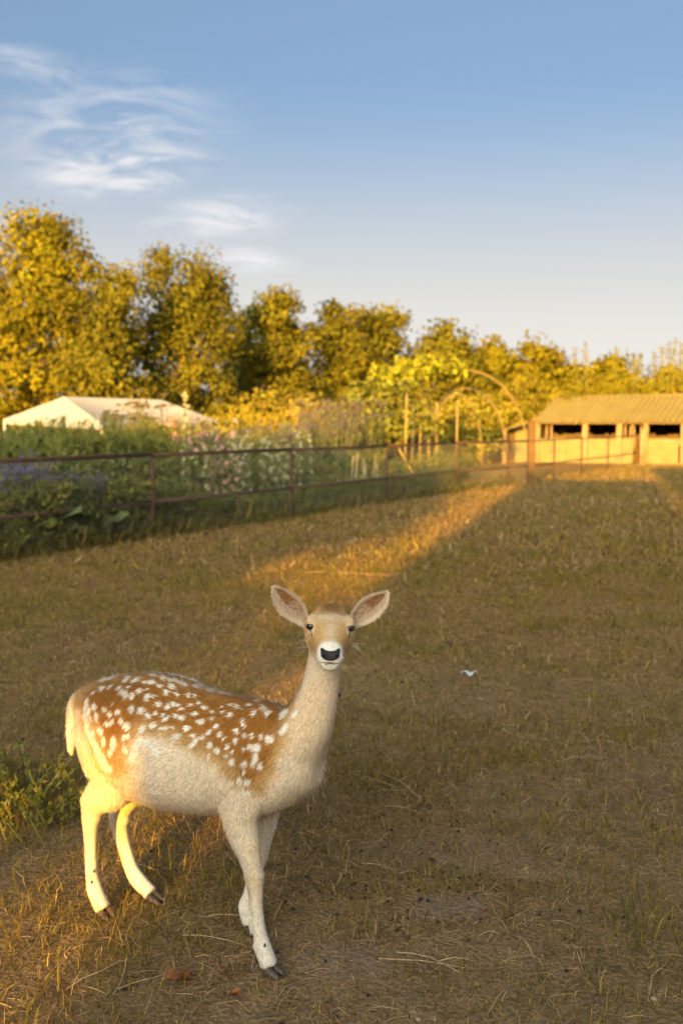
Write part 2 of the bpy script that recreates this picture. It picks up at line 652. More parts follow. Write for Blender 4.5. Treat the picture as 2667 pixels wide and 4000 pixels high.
# hedge bushes filling the foot of the tree line
hedge = None
rr = random.Random(12)
for i in range(20):
    px = -480 + i * 112
    Y = 64 + rr.uniform(-2, 3)
    c = D(px, 976, Y)
    if hedge is None:
        hedge = make_tree('bushy hedge shrub along the foot of the tree line', (c.x, c.y, 0),
                          [(0, 0, 1.4, 2.3, 1.4, 1.3), (-1.1, 0, 2.3, 1.3, 1.1, 1.1), (1.0, .2, 2.5, 1.3, 1.1, 1.1), (0, .3, 3.1, 1.0, .9, .8)], 5200, .24, (.13, .108, .010), 90, .42, 301, .09,
                          cat='shrub', group='hedge shrubs along the tree line', name='hedge_shrub')
        hedge['group'] = 'hedge shrubs along the tree line'
    else:
        copy_tree(hedge, (c.x, c.y, 0), rr.uniform(0, 6.28), rr.uniform(.85, 1.12))

# upright shrubs with long shoots over the stable roof
SHOOTS = [(1338, 790, 46, 'leafy shrub with two upright shoots over the ridge of the stable', 2), (1408, 798, 47, 'shrub with one lone upright shoot behind the stable', 1), (1455, 815, 46, 'shrub with short upright shoots behind the stable', 2),
          (1502, 812, 47, 'shrub with a slim bent shoot behind the stable', 1), (1545, 782, 46, 'shrub with the tallest cluster of upright shoots behind the stable', 5)]
for i, (px, top, Y, lab, ns) in enumerate(SHOOTS):
    c = D(px, 976, Y)
    h = D(px, top, Y).z
    hb = D(px, 868, Y).z
    r = np.random.default_rng(400 + i)
    blobs = [(0, 0, hb * .55, 1.0, .9, hb * .42), (-.7, 0, hb * .6, .8, .7, hb * .32), (.8, .1, hb * .55, .8, .7, hb * .34)]
    root = empty('tall_shoot_shrub', (c.x, c.y, 0), 0, label=lab, cat='shrub')
    P, C, j = crown_points(blobs, 3400, r, 70, .36)
    lv = Leaves(420 + i).add(P, .2, np.tile(np.array(GOLD) * 1.25, (len(P), 1)), .4, up=(0, 0, .6))
    mb = MB()
    for k in range(ns):
        ox = (k - (ns - 1) / 2) * .34 + r.normal(0, .06)
        hh = h * r.uniform(.93, 1.0) if k != ns // 2 else h
        lx = ox + r.normal(0, .12)
        mb.tube([(ox * .5, 0, 0), (ox * .8, 0, hb * .8), (lx, 0, hh)], [.04, .025, .006], 6)
        t = r.random(150) ** .8
        zz = hb * .75 + (hh - hb * .75) * t
        w = .17 * (1 - t * .6) + .02
        Q = np.column_stack([ox * .8 + (lx - ox * .8) * t + r.normal(0, 1, 150) * w * .6, r.normal(0, 1, 150) * w * .6, zz])
        lv.add(Q, .15, np.array(GOLD) * 1.25, .35, up=(0, 0, 1.2))
    link('crown', lv.mesh('crown'), m_leaf, root)
    mb.build('stems', m_stem, root, True)

# yellow-green shrubs in the sun behind the garden
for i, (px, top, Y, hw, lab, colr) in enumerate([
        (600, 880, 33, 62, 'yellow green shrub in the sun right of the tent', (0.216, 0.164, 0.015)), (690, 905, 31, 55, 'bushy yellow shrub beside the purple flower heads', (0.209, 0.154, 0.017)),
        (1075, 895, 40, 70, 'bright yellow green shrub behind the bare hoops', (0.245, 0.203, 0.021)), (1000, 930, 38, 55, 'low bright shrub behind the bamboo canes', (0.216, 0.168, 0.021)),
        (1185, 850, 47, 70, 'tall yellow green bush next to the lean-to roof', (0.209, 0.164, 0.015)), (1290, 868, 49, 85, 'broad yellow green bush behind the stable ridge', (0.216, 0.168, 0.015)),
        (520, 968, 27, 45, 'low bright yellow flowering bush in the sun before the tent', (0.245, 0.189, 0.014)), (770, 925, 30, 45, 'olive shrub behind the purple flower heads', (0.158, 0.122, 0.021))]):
    c = D(px, 976, Y)
    h = max(D(px, top, Y).z, 1.2)
    w = hw / 2287 * Y
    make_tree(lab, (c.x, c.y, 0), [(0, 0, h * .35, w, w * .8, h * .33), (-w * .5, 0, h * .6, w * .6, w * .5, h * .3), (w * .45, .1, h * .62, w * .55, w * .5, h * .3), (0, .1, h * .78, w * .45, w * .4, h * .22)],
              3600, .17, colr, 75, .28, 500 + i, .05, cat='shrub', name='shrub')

# ------------------------------------------------------------------ what shades the paddock: unseen barn, tree and hedge shapes added behind the viewer
SU = np.array([math.cos(SUN_AZ), -math.sin(SUN_AZ)])            # across the sunlight, to the right
SS = np.array([math.sin(SUN_AZ), math.cos(SUN_AZ)])             # along the sunlight
S_OFF = -24.0
TE = math.tan(SUN_EL)


def sun_xy(u, s):
    p = u * SU + s * SS
    return (p[0], p[1])


def sun_z(v):
    return v - S_OFF * TE


rot_b = Matrix.Rotation(-SUN_AZ, 3, 'Z')
m_barnwood = mat('dark barn boards', (.16, .10, .06), .85, noise=(3, .3))
m_slate = mat('slate roof', (.09, .085, .085), .7, noise=(5, .25))


def shade_barn(u0, u1, v_ridge, lab, hatch=None):  # unseen mass added to block the sun; hatch lets a patch through
    zr = sun_z(v_ridge)
    ze = zr - 2.4
    root = empty('barn', (*sun_xy((u0 + u1) / 2, S_OFF), 0), -SUN_AZ, label=lab, cat='barn')
    L = u1 - u0
    for dy, nm in ((-3, 'back_wall'), (3, 'front_wall')):
        mb = MB()
        if hatch:
            h0, h1, zl, zh = hatch
            h0, h1 = h0 - (u0 + u1) / 2, h1 - (u0 + u1) / 2
            zz = dy * TE * -1
            zl, zh = zl - dy * TE, zh - dy * TE
            mb.box(((-L / 2 + h0) / 2, dy, ze / 2), (h0 + L / 2, .2, ze))
            mb.box(((L / 2 + h1) / 2, dy, ze / 2), (L / 2 - h1, .2, ze))
            mb.box(((h0 + h1) / 2, dy, zl / 2), (h1 - h0, .2, zl))
            mb.box(((h0 + h1) / 2, dy, (zh + ze) / 2), (h1 - h0, .2, ze - zh))
        else:
            mb.box((0, dy, ze / 2), (L, .2, ze))
        mb.build(nm, m_barnwood, root)
    for sx in (-1, 1):
        mb = MB()
        x = sx * (L / 2 - .1)
        V_ = [(x - .1, -3, 0), (x - .1, 3, 0), (x - .1, 3, ze), (x - .1, 0, zr - .1), (x - .1, -3, ze)]
        V_ += [(a + .2, b, c) for a, b, c in V_]
        mb.add(V_, [(4, 3, 2, 1, 0), (5, 6, 7, 8, 9), (0, 1, 6, 5), (1, 2, 7, 6), (2, 3, 8, 7), (3, 4, 9, 8), (4, 0, 5, 9)])
        mb.build('gable_wall', m_barnwood, root)
    for sy in (-1, 1):
        mb = MB()
        mb.add([(-L / 2, sy * 3.3, ze - .2), (L / 2, sy * 3.3, ze - .2), (L / 2, 0, zr), (-L / 2, 0, zr), (-L / 2, sy * 3.3, ze - .06), (L / 2, sy * 3.3, ze - .06), (L / 2, 0, zr + .14), (-L / 2, 0, zr + .14)],
               [(0, 1, 2, 3), (7, 6, 5, 4), (0, 4, 5, 1), (1, 5, 6, 2), (2, 6, 7, 3), (3, 7, 4, 0)])
        mb.build('roof', m_slate, root)
    return root


shade_barn(-2.25, 1.35, 5.15, 'unseen barn added behind the viewer to shade the paddock, its through hatch shaped to pass a patch of sun', (-2.12, -1.44, sun_z(.28), sun_z(1.17)))
shade_barn(1.45, 34.0, 6.75, 'unseen long tall barn added behind the viewer as a second shade block, adjoining the hatch barn')
# unseen creeper leaves added over the hatch to break the light up
r = np.random.default_rng(88)
shade_ivy = empty('shade_creeper', (*sun_xy(-1.7, S_OFF + 3.5), 0), -SUN_AZ, label='unseen creeper added over the barn hatch to break up the sunlight', cat='light blocker')
Q = np.column_stack([r.uniform(-.6, .6, 120), r.normal(0, .1, 120), sun_z(.79) - 3.5 * TE + r.uniform(-.65, .65, 120)])
link('leaves', Leaves(90).add(Q, .085, (.06, .08, .02), .8).mesh('leaves'), m_leaf, shade_ivy)
mb = MB()
for k in range(5):
    x0 = -.5 + k * .25
    mb.tube([(x0, 0, 0), (x0 + r.normal(0, .1), 0, 2.5), (x0 + r.normal(0, .15), 0, 5.4)], [.02, .015, .005], 6)
mb.build('vines', m_bark, shade_ivy)
# unseen trees added for shade left of the gap, a hedge in it
bt = None
for i, (u, v, w) in enumerate([(-6.05, 4.7, 2.9), (-11.2, 5.2, 3.2), (-16.8, 5.0, 3.4), (-22.5, 5.2, 3.5), (-28.5, 5.0, 3.5)]):
    zt = sun_z(v)
    bl = [(0, 0, zt * .82, w * .8, 2, zt * .17), (-w * .45, 0, zt * .62, w * .6, 2, zt * .2), (w * .5, 0, zt * .62, w * .55, 2, zt * .2), (0, 0, zt * .42, w, 2, zt * .2), (-w * .5, 0, zt * .22, w * .6, 2, zt * .16), (w * .5, 0, zt * .22, w * .55, 2, zt * .16), (w * .62, 0, zt * .84, w * .36, 1.5, zt * .13), (-w * .62, 0, zt * .84, w * .36, 1.5, zt * .13)]
    make_tree(('unseen shade tree added next to the gap beside the hatch barn', 'unseen shade tree added second along from the hatch barn', 'unseen shade tree added third along from the hatch barn', 'unseen shade tree added fourth along from the hatch barn', 'unseen shade tree added last in the row from the hatch barn')[i],
              (*sun_xy(u, S_OFF), 0), bl, 11000, .42, (.10, .10, .025), 230, .55, 600 + i, .25, shell=.3)
zt = sun_z(2.15)
make_tree('unseen tall hedge added to cut the light in the gap beside the hatch barn', (*sun_xy(-3.3, S_OFF - 1.5), 0), [(-.1, 0, zt * .5, 1.0, .9, zt * .42), (-.1, 0, zt * .76, .9, .9, zt * .20), (.1, 0, zt * .3, .9, .9, zt * .3)], 6500, .34, (.10, .10, .025), 120, .3, 640, .1, cat='hedge', name='hedge', shell=.2)

# ------------------------------------------------------------------ white tent
m_canvas = mat('white canvas', (.27, .26, .265), .8, noise=(1.2, .06), bump=(2.0, .03))
m_pole = mat('tent pole', (.5, .45, .4), .5)
TY = 29.0
tl, tf, tr_ = D(11, 962, TY + 1.2), D(235, 974, TY - 1.3), D(497, 965, TY + 1.0)
tbk = tl + (tr_ - tf)
r0, r1 = D(148, 911, TY), D(371, 918.5, TY + 1.2)
tent = empty('tent', ((tl.x + tr_.x) / 2, TY + .5, 0), 0, label='white canvas party tent with a hipped roof standing among the garden plants', cat='tent')
off = Vector(tent.location)


def sheet(pts, n, sag, th=.02):
    """a sagging four-cornered cloth panel (a, b, c, d) with thickness"""
    a, b, c, d = [Vector(p) - off for p in pts]
    V_, F_ = [], []
    nn = (b - a).cross(d - a).normalized()
    for layer in (0, 1):
        for i in range(n + 1):
            for j in range(n + 1):
                s, t = i / n, j / n
                p = (a * (1 - s) + b * s) * (1 - t) + (d * (1 - s) + c * s) * t
                p = p - Vector((0, 0, sag * 16 * s * (1 - s) * t * (1 - t)))
                V_.append(p - nn * th * layer)
    m1 = (n + 1) ** 2
    for i in range(n):
        for j in range(n):
            k = i * (n + 1) + j
            F_.append((k, k + n + 1, k + n + 2, k + 1))
            F_.append((m1 + k, m1 + k + 1, m1 + k + n + 2, m1 + k + n + 1))
    return MB().add(V_, F_)


sheet((tl, tf, r0, r0), 10, .12).build('roof_panel', m_canvas, tent, True)
sheet((tf, tr_, r1, r0), 12, .16).build('roof_panel', m_canvas, tent, True)
sheet((tr_, tbk, r1, r1), 10, .06).build('roof_panel', m_canvas, tent, True)
sheet((tbk, tl, r0, r1), 12, .10).build('roof_panel', m_canvas, tent, True)
dn = Vector((0, 0, -.16))
for a_, b_ in ((tl, tf), (tf, tr_), (tr_, tbk), (tbk, tl)):
    sheet((a_ + dn, b_ + dn, b_, a_), 6, 0).build('valance', m_canvas, tent, True)
for c_ in (tl, tf, tr_, tbk):
    MB().tube([(c_ - off).to_tuple(), (c_.x - off.x, c_.y - off.y, 0)], .035, 8).build('pole', m_pole, tent, True)
# rolled dark window flap at the front corner
fp = D(238, 958, TY - 1.35) - off
MB().tube([fp + Vector((-.06, -.02, -.20)), fp + Vector((0, -.02, 0)), fp + Vector((.07, 0, .18))], [.06, .075, .06], 8).build('rolled_flap', mat('dark flap', (.06, .055, .06), .8), tent, True)

# ------------------------------------------------------------------ stable (open fronted shed) and its lean-to
m_sheet = mat('corrugated roof sheet', (.22, .165, .055), .9, noise=(1.5, .12), spec=.05)
m_board = mat('pale boards', (.235, .18, .065), .8, noise=(2.5, .16), bump=(8, .01))
m_board2 = mat('weathered boards', (.13, .075, .025), .85, noise=(3.5, .25), bump=(8, .01))
m_beam = mat('timber posts', (.28, .18, .075), .85, noise=(4, .25), bump=(9, .012))
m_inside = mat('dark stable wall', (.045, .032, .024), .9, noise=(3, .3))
BO = Vector((8.55, 43.9, 0))
BA = math.atan2(-3.3, 5.4)
barn = empty('stable', tuple(BO), BA, label='open fronted low stable with a pale corrugated roof and boarded lower wall', cat='stable')
BL, EAVE, RIDGE, RB = 18.0, 1.77, 2.88, 2.55


def corrugated(x0, x1, y0, z0, y1, z1, pitch=.25, amp=.05):
    n = max(4, int((x1 - x0) / pitch * 6))
    V_, F_ = [], []
    for layer in (0, 1):
        for t in (0, 1):
            for i in range(n + 1):
                x = x0 + (x1 - x0) * i / n
                w = amp * math.sin(2 * math.pi * x / pitch)
                V_.append((x, y0 + (y1 - y0) * t, z0 + (z1 - z0) * t + w - .012 * layer))
    m1 = n + 1
    for i in range(n):
        F_.append((i, i + 1, m1 + i + 1, m1 + i))
        F_.append((2 * m1 + i + 1, 2 * m1 + i, 3 * m1 + i, 3 * m1 + i + 1))
        F_.append((i + 1, i, 2 * m1 + i, 2 * m1 + i + 1))
        F_.append((m1 + i, m1 + i + 1, 3 * m1 + i + 1, 3 * m1 + i))
    return MB().add(V_, F_)


for k in range(18):
    dz = .012 if k % 2 else 0
    corrugated(-.1 + k * 1.0, -.1 + (k + 1) * 1.0 + .06, -.35, EAVE - .02 + dz, RB, RIDGE + dz).build('roof_sheet', m_sheet, barn)
    corrugated(-.1 + k * 1.0, -.1 + (k + 1) * 1.0 + .06, RB * 2 + .3, EAVE - .02 + dz, RB - .02, RIDGE + dz - .01).build('roof_sheet', m_sheet, barn)
MB().tube([(-.15, RB, RIDGE + .03), (BL, RB, RIDGE + .03)], .07, 8).build('ridge_cap', m_sheet, barn, True)
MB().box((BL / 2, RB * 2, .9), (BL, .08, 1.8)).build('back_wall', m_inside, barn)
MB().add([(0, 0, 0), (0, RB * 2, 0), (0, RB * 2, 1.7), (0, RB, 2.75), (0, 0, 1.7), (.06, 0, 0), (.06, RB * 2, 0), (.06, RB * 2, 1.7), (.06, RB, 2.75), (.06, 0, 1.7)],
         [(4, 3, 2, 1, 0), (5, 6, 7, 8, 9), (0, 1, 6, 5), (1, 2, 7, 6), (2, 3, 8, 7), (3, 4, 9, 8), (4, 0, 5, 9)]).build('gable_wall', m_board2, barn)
MB().bar((-.1, -.12, EAVE - .05), (BL, -.12, EAVE - .05), .07, .09).build('eave_beam', m_beam, barn)


def front_x(px):
    """distance along the stable front of a bearing"""
    k = (px - 784) / 2287
    # BO + t*(cos, sin): x = k*y
    return (k * BO.y - BO.x) / (math.cos(BA) - k * math.sin(BA))


for px, w in ((1235, .16), (1343, .22), (1421, .20), (1482, .16), (1567, .18)):
    x = front_x(px)
    MB().box((x, -.05, (EAVE - .1) / 2), (w, w, EAVE - .1)).build('post', m_beam, barn)
for x in (9.2, 11.8, 14.4, 17.0):
    MB().box((x, -.05, (EAVE - .1) / 2), (.18, .18, EAVE - .1)).build('post', m_beam, barn)
# lower wall: bays of horizontal boards, a gateway, then a bay with a dark sheet for its shaded opening
r = random.Random(3)
bays = [(1238, 1264, 1.03), (1265, 1298, 1.06), (1299, 1338, 1.03), (1348, 1416, 1.04), (1425, 1452, 1.05), (1484, 1556, 1.06)]
for a_, b_, top in bays:
    x0, x1 = front_x(a_), front_x(b_)
    nb = 5
    for q in range(nb):
        z0 = top * q / nb
        MB().box(((x0 + x1) / 2, -.02 + r.uniform(-.008, .008), z0 + top / nb / 2), (x1 - x0, .035, top / nb - .012)).build('board', m_board, barn)
x0 = front_x(1556)
for q, (z0, z1) in enumerate(((.82, 1.06), (0.0, .08))):
    MB().box((x0 + .7, -.02, (z0 + z1) / 2), (1.4, .035, z1 - z0)).build('board', m_board, barn)
MB().box((x0 + .7, .5, .45), (1.5, .05, .8)).build('opening_shade_sheet', m_inside, barn)  # dark sheet stands in for the shade inside the opening
for k in range(4):
    MB().box((x0 + 2.4 + k * 2.6, -.02, .52), (2.35, .04, 1.04)).build('board_panel', m_board, barn)
# inner partition of upright planks and a few loose poles
k = 0
x = .25
while x < front_x(1600):
    w = r.uniform(.13, .2)
    MB().box((x + w / 2, 1.0 + r.uniform(-.02, .02), .61 + r.uniform(-.05, .05)), (w - .015, .03, 1.22)).build('plank', m_board2, barn)
    x += w
for px, lean, top in ((1250, .02, 1.62), (1262, -.03, 1.66), (1410, .05, 1.66), (1432, -.04, 1.70), (1440, .06, 1.62), (1452, -.05, 1.66), (1466, .03, 1.68)):
    x = front_x(px)
    MB().bar((x, .12, .6), (x + lean, .16, top), .07).build('rail_post', m_beam, barn)
# gateway frame by the stable corner
gp = D(1472, 1070, 40.6)
gpost = empty('gate_post', (gp.x, gp.y, 0), 0, label='stout timber gate post at the gateway of the stable', cat='post')
MB().tube([(0, 0, -.1), (0, 0, .8), (.02, 0, 1.45)], [.11, .105, .10], 10).build('post', m_beam, gpost, True)

# lean-to
lean = empty('lean_to', (7.3, 42.6, 0), 0, label='small lean-to shed with a low sloping roof against the stable', cat='shed')
lo = Vector(lean.location)
pa, pb = D(1112, 996, 41.5), D(1218, 966, 43.0)
a_, b_ = pa - lo, pb - lo
bk = Vector((.7, 2.4, 0))
MB().add([a_, b_, b_ + bk, a_ + bk] + [p + Vector((0, 0, -.10)) for p in (a_, b_, b_ + bk, a_ + bk)],
         [(3, 2, 1, 0), (4, 5, 6, 7), (0, 1, 5, 4), (1, 2, 6, 5), (2, 3, 7, 6), (3, 0, 4, 7)][::1]).build('roof', m_sheet, lean)
for px in (1109, 1157):
    t = (px - 1112) / (1218 - 1112)
    q = a_ + (b_ - a_) * t
    MB().box((q.x, q.y + .05, (q.z - .1) / 2), (.14, .14, q.z - .1)).build('post', m_beam, lean)
r = random.Random(8)
for k in range(12):
    t0, t1 = k / 12, (k + 1) / 12
    q0, q1 = a_ + (b_ - a_) * t0 + bk * .5, a_ + (b_ - a_) * t1 + bk * .5
    h = (q0.z + q1.z) / 2 - .12
    MB().box(((q0.x + q1.x) / 2, q0.y + r.uniform(-.015, .015), h / 2), (q1.x - q0.x - .015, .03, h)).build('plank', m_board if k > 6 else m_board2, lean)

# ------------------------------------------------------------------ paddock fence of rusty pipes and wire
m_rust = mat('rusty pipe', (.085, .040, .024), .8, noise=(9, .4), bump=(30, .004), spec=.3)
m_wire = mat('galvanised wire', (.22, .20, .17), .5, spec=.4)
FP = [(-6.4, 7.9), (-4.56, 11.15), (-2.73, 14.4), (-.88, 17.5), (.94, 20.8), (2.76, 24.2), (4.35, 26.1), (5.10, 27.0)]
FH, FL = 1.20, .52
fence = empty('fence', (*FP[2], 0), 0, label='rusty pipe fence with two rails and wire mesh in front of the flower garden', cat='fence')
fo = Vector(fence.location)


def build_fence(pts, root, o, wire_gap=.05, end_skip=True, mesh=True, pr=.033, rl=.030):
    for i, (x, y) in enumerate(pts):
        if end_skip and i == len(pts) - 1:
            continue
        MB().tube([(x - o.x, y - o.y, -.1), (x - o.x, y - o.y, FH + .03)], pr, 10).build('post', m_rust, root, True)
    for (x0, y0), (x1, y1) in zip(pts[:-1], pts[1:]):
        for z in (FH, FL):
            sag = random.uniform(-.012, .004)
            mx, my = (x0 + x1) / 2, (y0 + y1) / 2
            MB().tube([(x0 - o.x, y0 - o.y, z), (mx - o.x, my - o.y, z + sag), (x1 - o.x, y1 - o.y, z)], rl, 8).build('rail', m_rust, root, True)
        if mesh:
            L = math.hypot(x1 - x0, y1 - y0)
            n = int(L / wire_gap)
            mb = MB()
            nx_, ny_ = -(y1 - y0) / L * .035, (x1 - x0) / L * .035
            for q in range(1, n):
                t = q / n
                X, Y = x0 + (x1 - x0) * t - nx_ - o.x, y0 + (y1 - y0) * t - ny_ - o.y
                mb.tube([(X, Y, .02), (X, Y, FH - .02)], .0016, 3, False)
            for q in range(8):
                z = .06 + q * .15
                mb.tube([(x0 - nx_ - o.x, y0 - ny_ - o.y, z), (x1 - nx_ - o.x, y1 - ny_ - o.y, z)], .0016, 3, False)
            w = mb.build('wire_mesh', m_wire, root)
            w['kind'] = 'stuff'


build_fence(FP, fence, fo)
FP2 = [(5.10, 27.0), (6.2, 29.1), (7.7, 32.0), (9.4, 35.2), (11.5, 39.0)]
fence2 = empty('fence', (*FP2[1], 0), 0, label='thin rusty pipe fence running from the timber corner post to the stable', cat='fence')
build_fence(FP2[1:] if False else FP2, fence2, Vector(fence2.location), mesh=False, pr=.028, rl=.022)
cp = empty('corner_post', (5.12, 26.95, 0), 0, label='thick square timber post at the corner of the paddock fence', cat='post')
mb = MB()
mb.add([(sx * .095, sy * .095, z) for z in (-.1, 1.72) for sx, sy in ((-1, -1), (1, -1), (1, 1), (-1, 1))] + [(sx * .07, sy * .07, 1.76) for sx, sy in ((-1, -1), (1, -1), (1, 1), (-1, 1))],
       [(3, 2, 1, 0), (0, 1, 5, 4), (1, 2, 6, 5), (2, 3, 7, 6), (3, 0, 4, 7), (4, 5, 9, 8), (5, 6, 10, 9), (6, 7, 11, 10), (7, 4, 8, 11), (8, 9, 10, 11)])
mb.build('post', mat('corner post timber', (.13, .07, .022), .85, noise=(5, .3), bump=(12, .02)), cp)
MB().box((0, 0, 1.2), (.205, .205, .06)).build('iron_strap', m_rust, cp)

# ------------------------------------------------------------------ garden plants behind the fence
def plant(name, label, cat, group, parts):
    """parts: (name, mesh, material)"""
    root = empty(name, (0, 0, 0), 0, label=label, cat=cat, group=group)
    for nm, me, m in parts:
        po = link(nm, me, m, root)
        if nm in ('flowers', 'seed_heads') or name == 'weed':
            po['kind'] = 'stuff'
    return root


def stalks(seed, n, h, spread, leaf, colr, lean=.12, per=26, top_leaf=.35, aspect=.16):
    r = np.random.default_rng(seed)
    mb = MB()
    lv = Leaves(seed)
    tips = []
    for i in range(n):
        a = r.uniform(0, 6.28)
        d = spread * math.sqrt(r.random())
        x, y = d * math.cos(a), d * math.sin(a)
        hh = h * r.uniform(.72, 1.06)
        ex, ey = x + r.normal(0, lean) * hh, y + r.normal(0, lean) * hh
        mb.tube([(x, y, 0), ((x + ex) / 2, (y + ey) / 2, hh * .55), (ex, ey, hh)], [.006, .005, .002], 4, False)
        t = r.random(per) ** .8
        P = np.column_stack([x + (ex - x) * t, y + (ey - y) * t, hh * (.06 + .94 * t)])
        lv.add(P, leaf * (1.15 - top_leaf * t), colr, aspect, up=(0, 0, 1.0), jit=.22, spread=.75)
        tips.append((ex, ey, hh))
    return mb, lv, np.array(tips)


def stem_mesh(mb):
    me = bpy.data.meshes.new('stems')
    me.from_pydata(mb.V, [], mb.F)
    return me


def flowers(P, size, colr, seed, petals=5, flat=.4, name='flowers'):
    """small open flowers: petals round a centre"""
    r = np.random.default_rng(seed)
    lv = Leaves(seed)
    for k in range(petals):
        lv.add(P + r.normal(0, .002, P.shape), size, colr, .75, up=(0, -.2, flat), jit=.15)
    return lv.mesh(name)


G_DK, G_MD, G_GY, G_YL = (.085, .10, .028), (.13, .135, .035), (.12, .125, .06), (.20, .17, .035)
F0, F1 = np.array(FP[0]), np.array(FP[5])
FD = (F1 - F0) / np.linalg.norm(F1 - F0)
FN = np.array([-FD[1], FD[0]])                # away from the paddock


def garden_xy(px, back):
    """a point `back` metres behind the fence on the bearing of px"""
    k = (px - 784) / 2287
    p0 = F0 + FN * back
    t = (k * p0[1] - p0[0]) / (FD[0] - k * FD[1])
    return p0 + FD * t


def put(src, first, px, back, rz=None, s=1.0, label=None, r=random.Random(77)):
    x, y = garden_xy(px, back)
    if first:
        src.location = (x, y, 0)
        src.rotation_euler = (0, 0, rz if rz is not None else r.uniform(0, 6.28))
        src.scale = (s, s, s)
        return src
    return copy_tree(src, (x, y, 0), rz if rz is not None else r.uniform(0, 6.28), s, label)


def spread_out(makes, spots, zoned=False, looks=(), zones=None):
    for i, (px, back, s) in enumerate(spots):
        k = i % len(makes)
        o = put(makes[k], i < len(makes), px, back, None, s)
        if zoned:
            row = 'at the wire' if back < 1 else 'in the second row' if back < 2.3 else 'in the back row' if back < 4.6 else 'in the rearmost row'
            beside = 'left of the asters' if px < -15 else 'among the asters' if px < 110 else 'between asters and tall stalks' if px < 240 else 'by the tall stalks' if px < 410 else 'by the pink hollyhocks' if px < 560 else 'by the last hollyhocks' if px < 710 else 'by the purple flower heads' if px < 810 else 'by the dry stalk bundle' if px < 900 else 'under the vine canes' if px < 1020 else 'by the single cane'
            if zones:
                row, beside = '', [t for lim, t in zones if px < lim][0]
            o['label'] = ' '.join((looks[k] + ' ' + row + ' ' + beside).split())
            o['group'] = o['label']


# tall leafy stalks
vs = []
for q in range(3):
    mb, lv, tips = stalks(700 + q, 30, 1.85, .42, .17, (.15, .155, .035), per=34)
    vs.append(plant('leafy_stalk_clump', 'clump of tall upright leafy green stalks behind the pipe fence below the tent', 'plant', 'clumps of tall leafy stalks', [('stems', stem_mesh(mb), m_stem), ('foliage', lv.mesh('foliage'), m_leaf)]))
spread_out(vs, [(40, 2.6, .82), (110, 2.0, .84), (165, 2.2, .90), (215, 1.9, .90), (262, 2.1, .92), (305, 2.3, .90), (345, 2.5, .88), (20, 3.6, .84), (130, 3.6, .88), (240, 3.7, .90), (330, 3.8, .92), (395, 3.4, .85), (-60, 2.4, .86), (75, 4.8, .84), (190, 4.9, .86)], True, ('clump of tall upright green stalks',) * 3)
# purple asters
vs = []
for q in range(2):
    mb, lv, tips = stalks(720 + q, 34, 1.05, .42, .10, (.115, .125, .05), per=22, aspect=.25)
    r = np.random.default_rng(730 + q)
    P = np.repeat(tips, 5, 0) + r.normal(0, 1, (len(tips) * 5, 3)) * np.array([.05, .05, .06])
    vs.append(plant('aster_clump', 'clump of purple asters in flower close behind the pipe fence', 'plant', 'purple aster clumps', [('stems', stem_mesh(mb), m_stem), ('foliage', lv.mesh('foliage'), m_leaf), ('flowers', flowers(P, .03, (.17, .135, .27), 740 + q), m_petal)]))
spread_out(vs, [(15, .75, 1.0), (60, .6, .98), (95, .9, 1.0), (140, .55, .85), (185, .5, .85), (-40, .7, 1.0), (215, .6, .78), (30, 1.4, 1.08)])
# low leafy filler
vs = []
for q in range(3):
    r = np.random.default_rng(760 + q)
    P, C, j = crown_points([(0, 0, .4, .55, .4, .42), (.2, 0, .75, .35, .3, .3), (-.25, 0, .7, .3, .3, .3)], 1500, r, 46, .12, .3)
    P[:, 2] = np.abs(P[:, 2])
    mb, lv, _ = stalks(770 + q, 14, .9, .35, .1, G_MD, per=8, aspect=.4)
    lv.add(P, .085, [(.11, .125, .035), (.14, .14, .03), (.165, .145, .035)][q], .5, up=(0, 0, .3))
    vs.append(plant('leafy_garden_plant', ('dense dark green leafy plant', 'bushy mid green leafy plant', 'bushy olive leafy plant')[q] + ' filling the bed behind the wire mesh', 'plant', ('dark green', 'mid green', 'olive')[q] + ' bedding plants behind the fence',
                    [('stems', stem_mesh(mb), m_stem), ('foliage', lv.mesh('foliage'), m_leaf)]))
spots = []
r_ = random.Random(21)
for px in range(-60, 1080, 38):
    spots.append((px + r_.uniform(-12, 12), .45 + r_.uniform(-.1, .2), r_.uniform(.7, 1.0) * (1 if px < 420 else .55 if px < 720 else .75)))
    spots.append((px + 19 + r_.uniform(-12, 12), 1.5 + r_.uniform(-.2, .4), r_.uniform(.95, 1.3) * (1 if px < 400 else .8)))
for px in range(-40, 1000, 70):
    spots.append((px, 3.0 + r_.uniform(-.3, .6), r_.uniform(1.2, 1.5)))
    spots.append((px + 30, 5.6 + r_.uniform(-.5, .8), r_.uniform(1.35, 1.7)))
spread_out(vs, spots, True, ('dense dark green leafy plant', 'bushy mid green leafy plant', 'bushy olive leafy plant'))
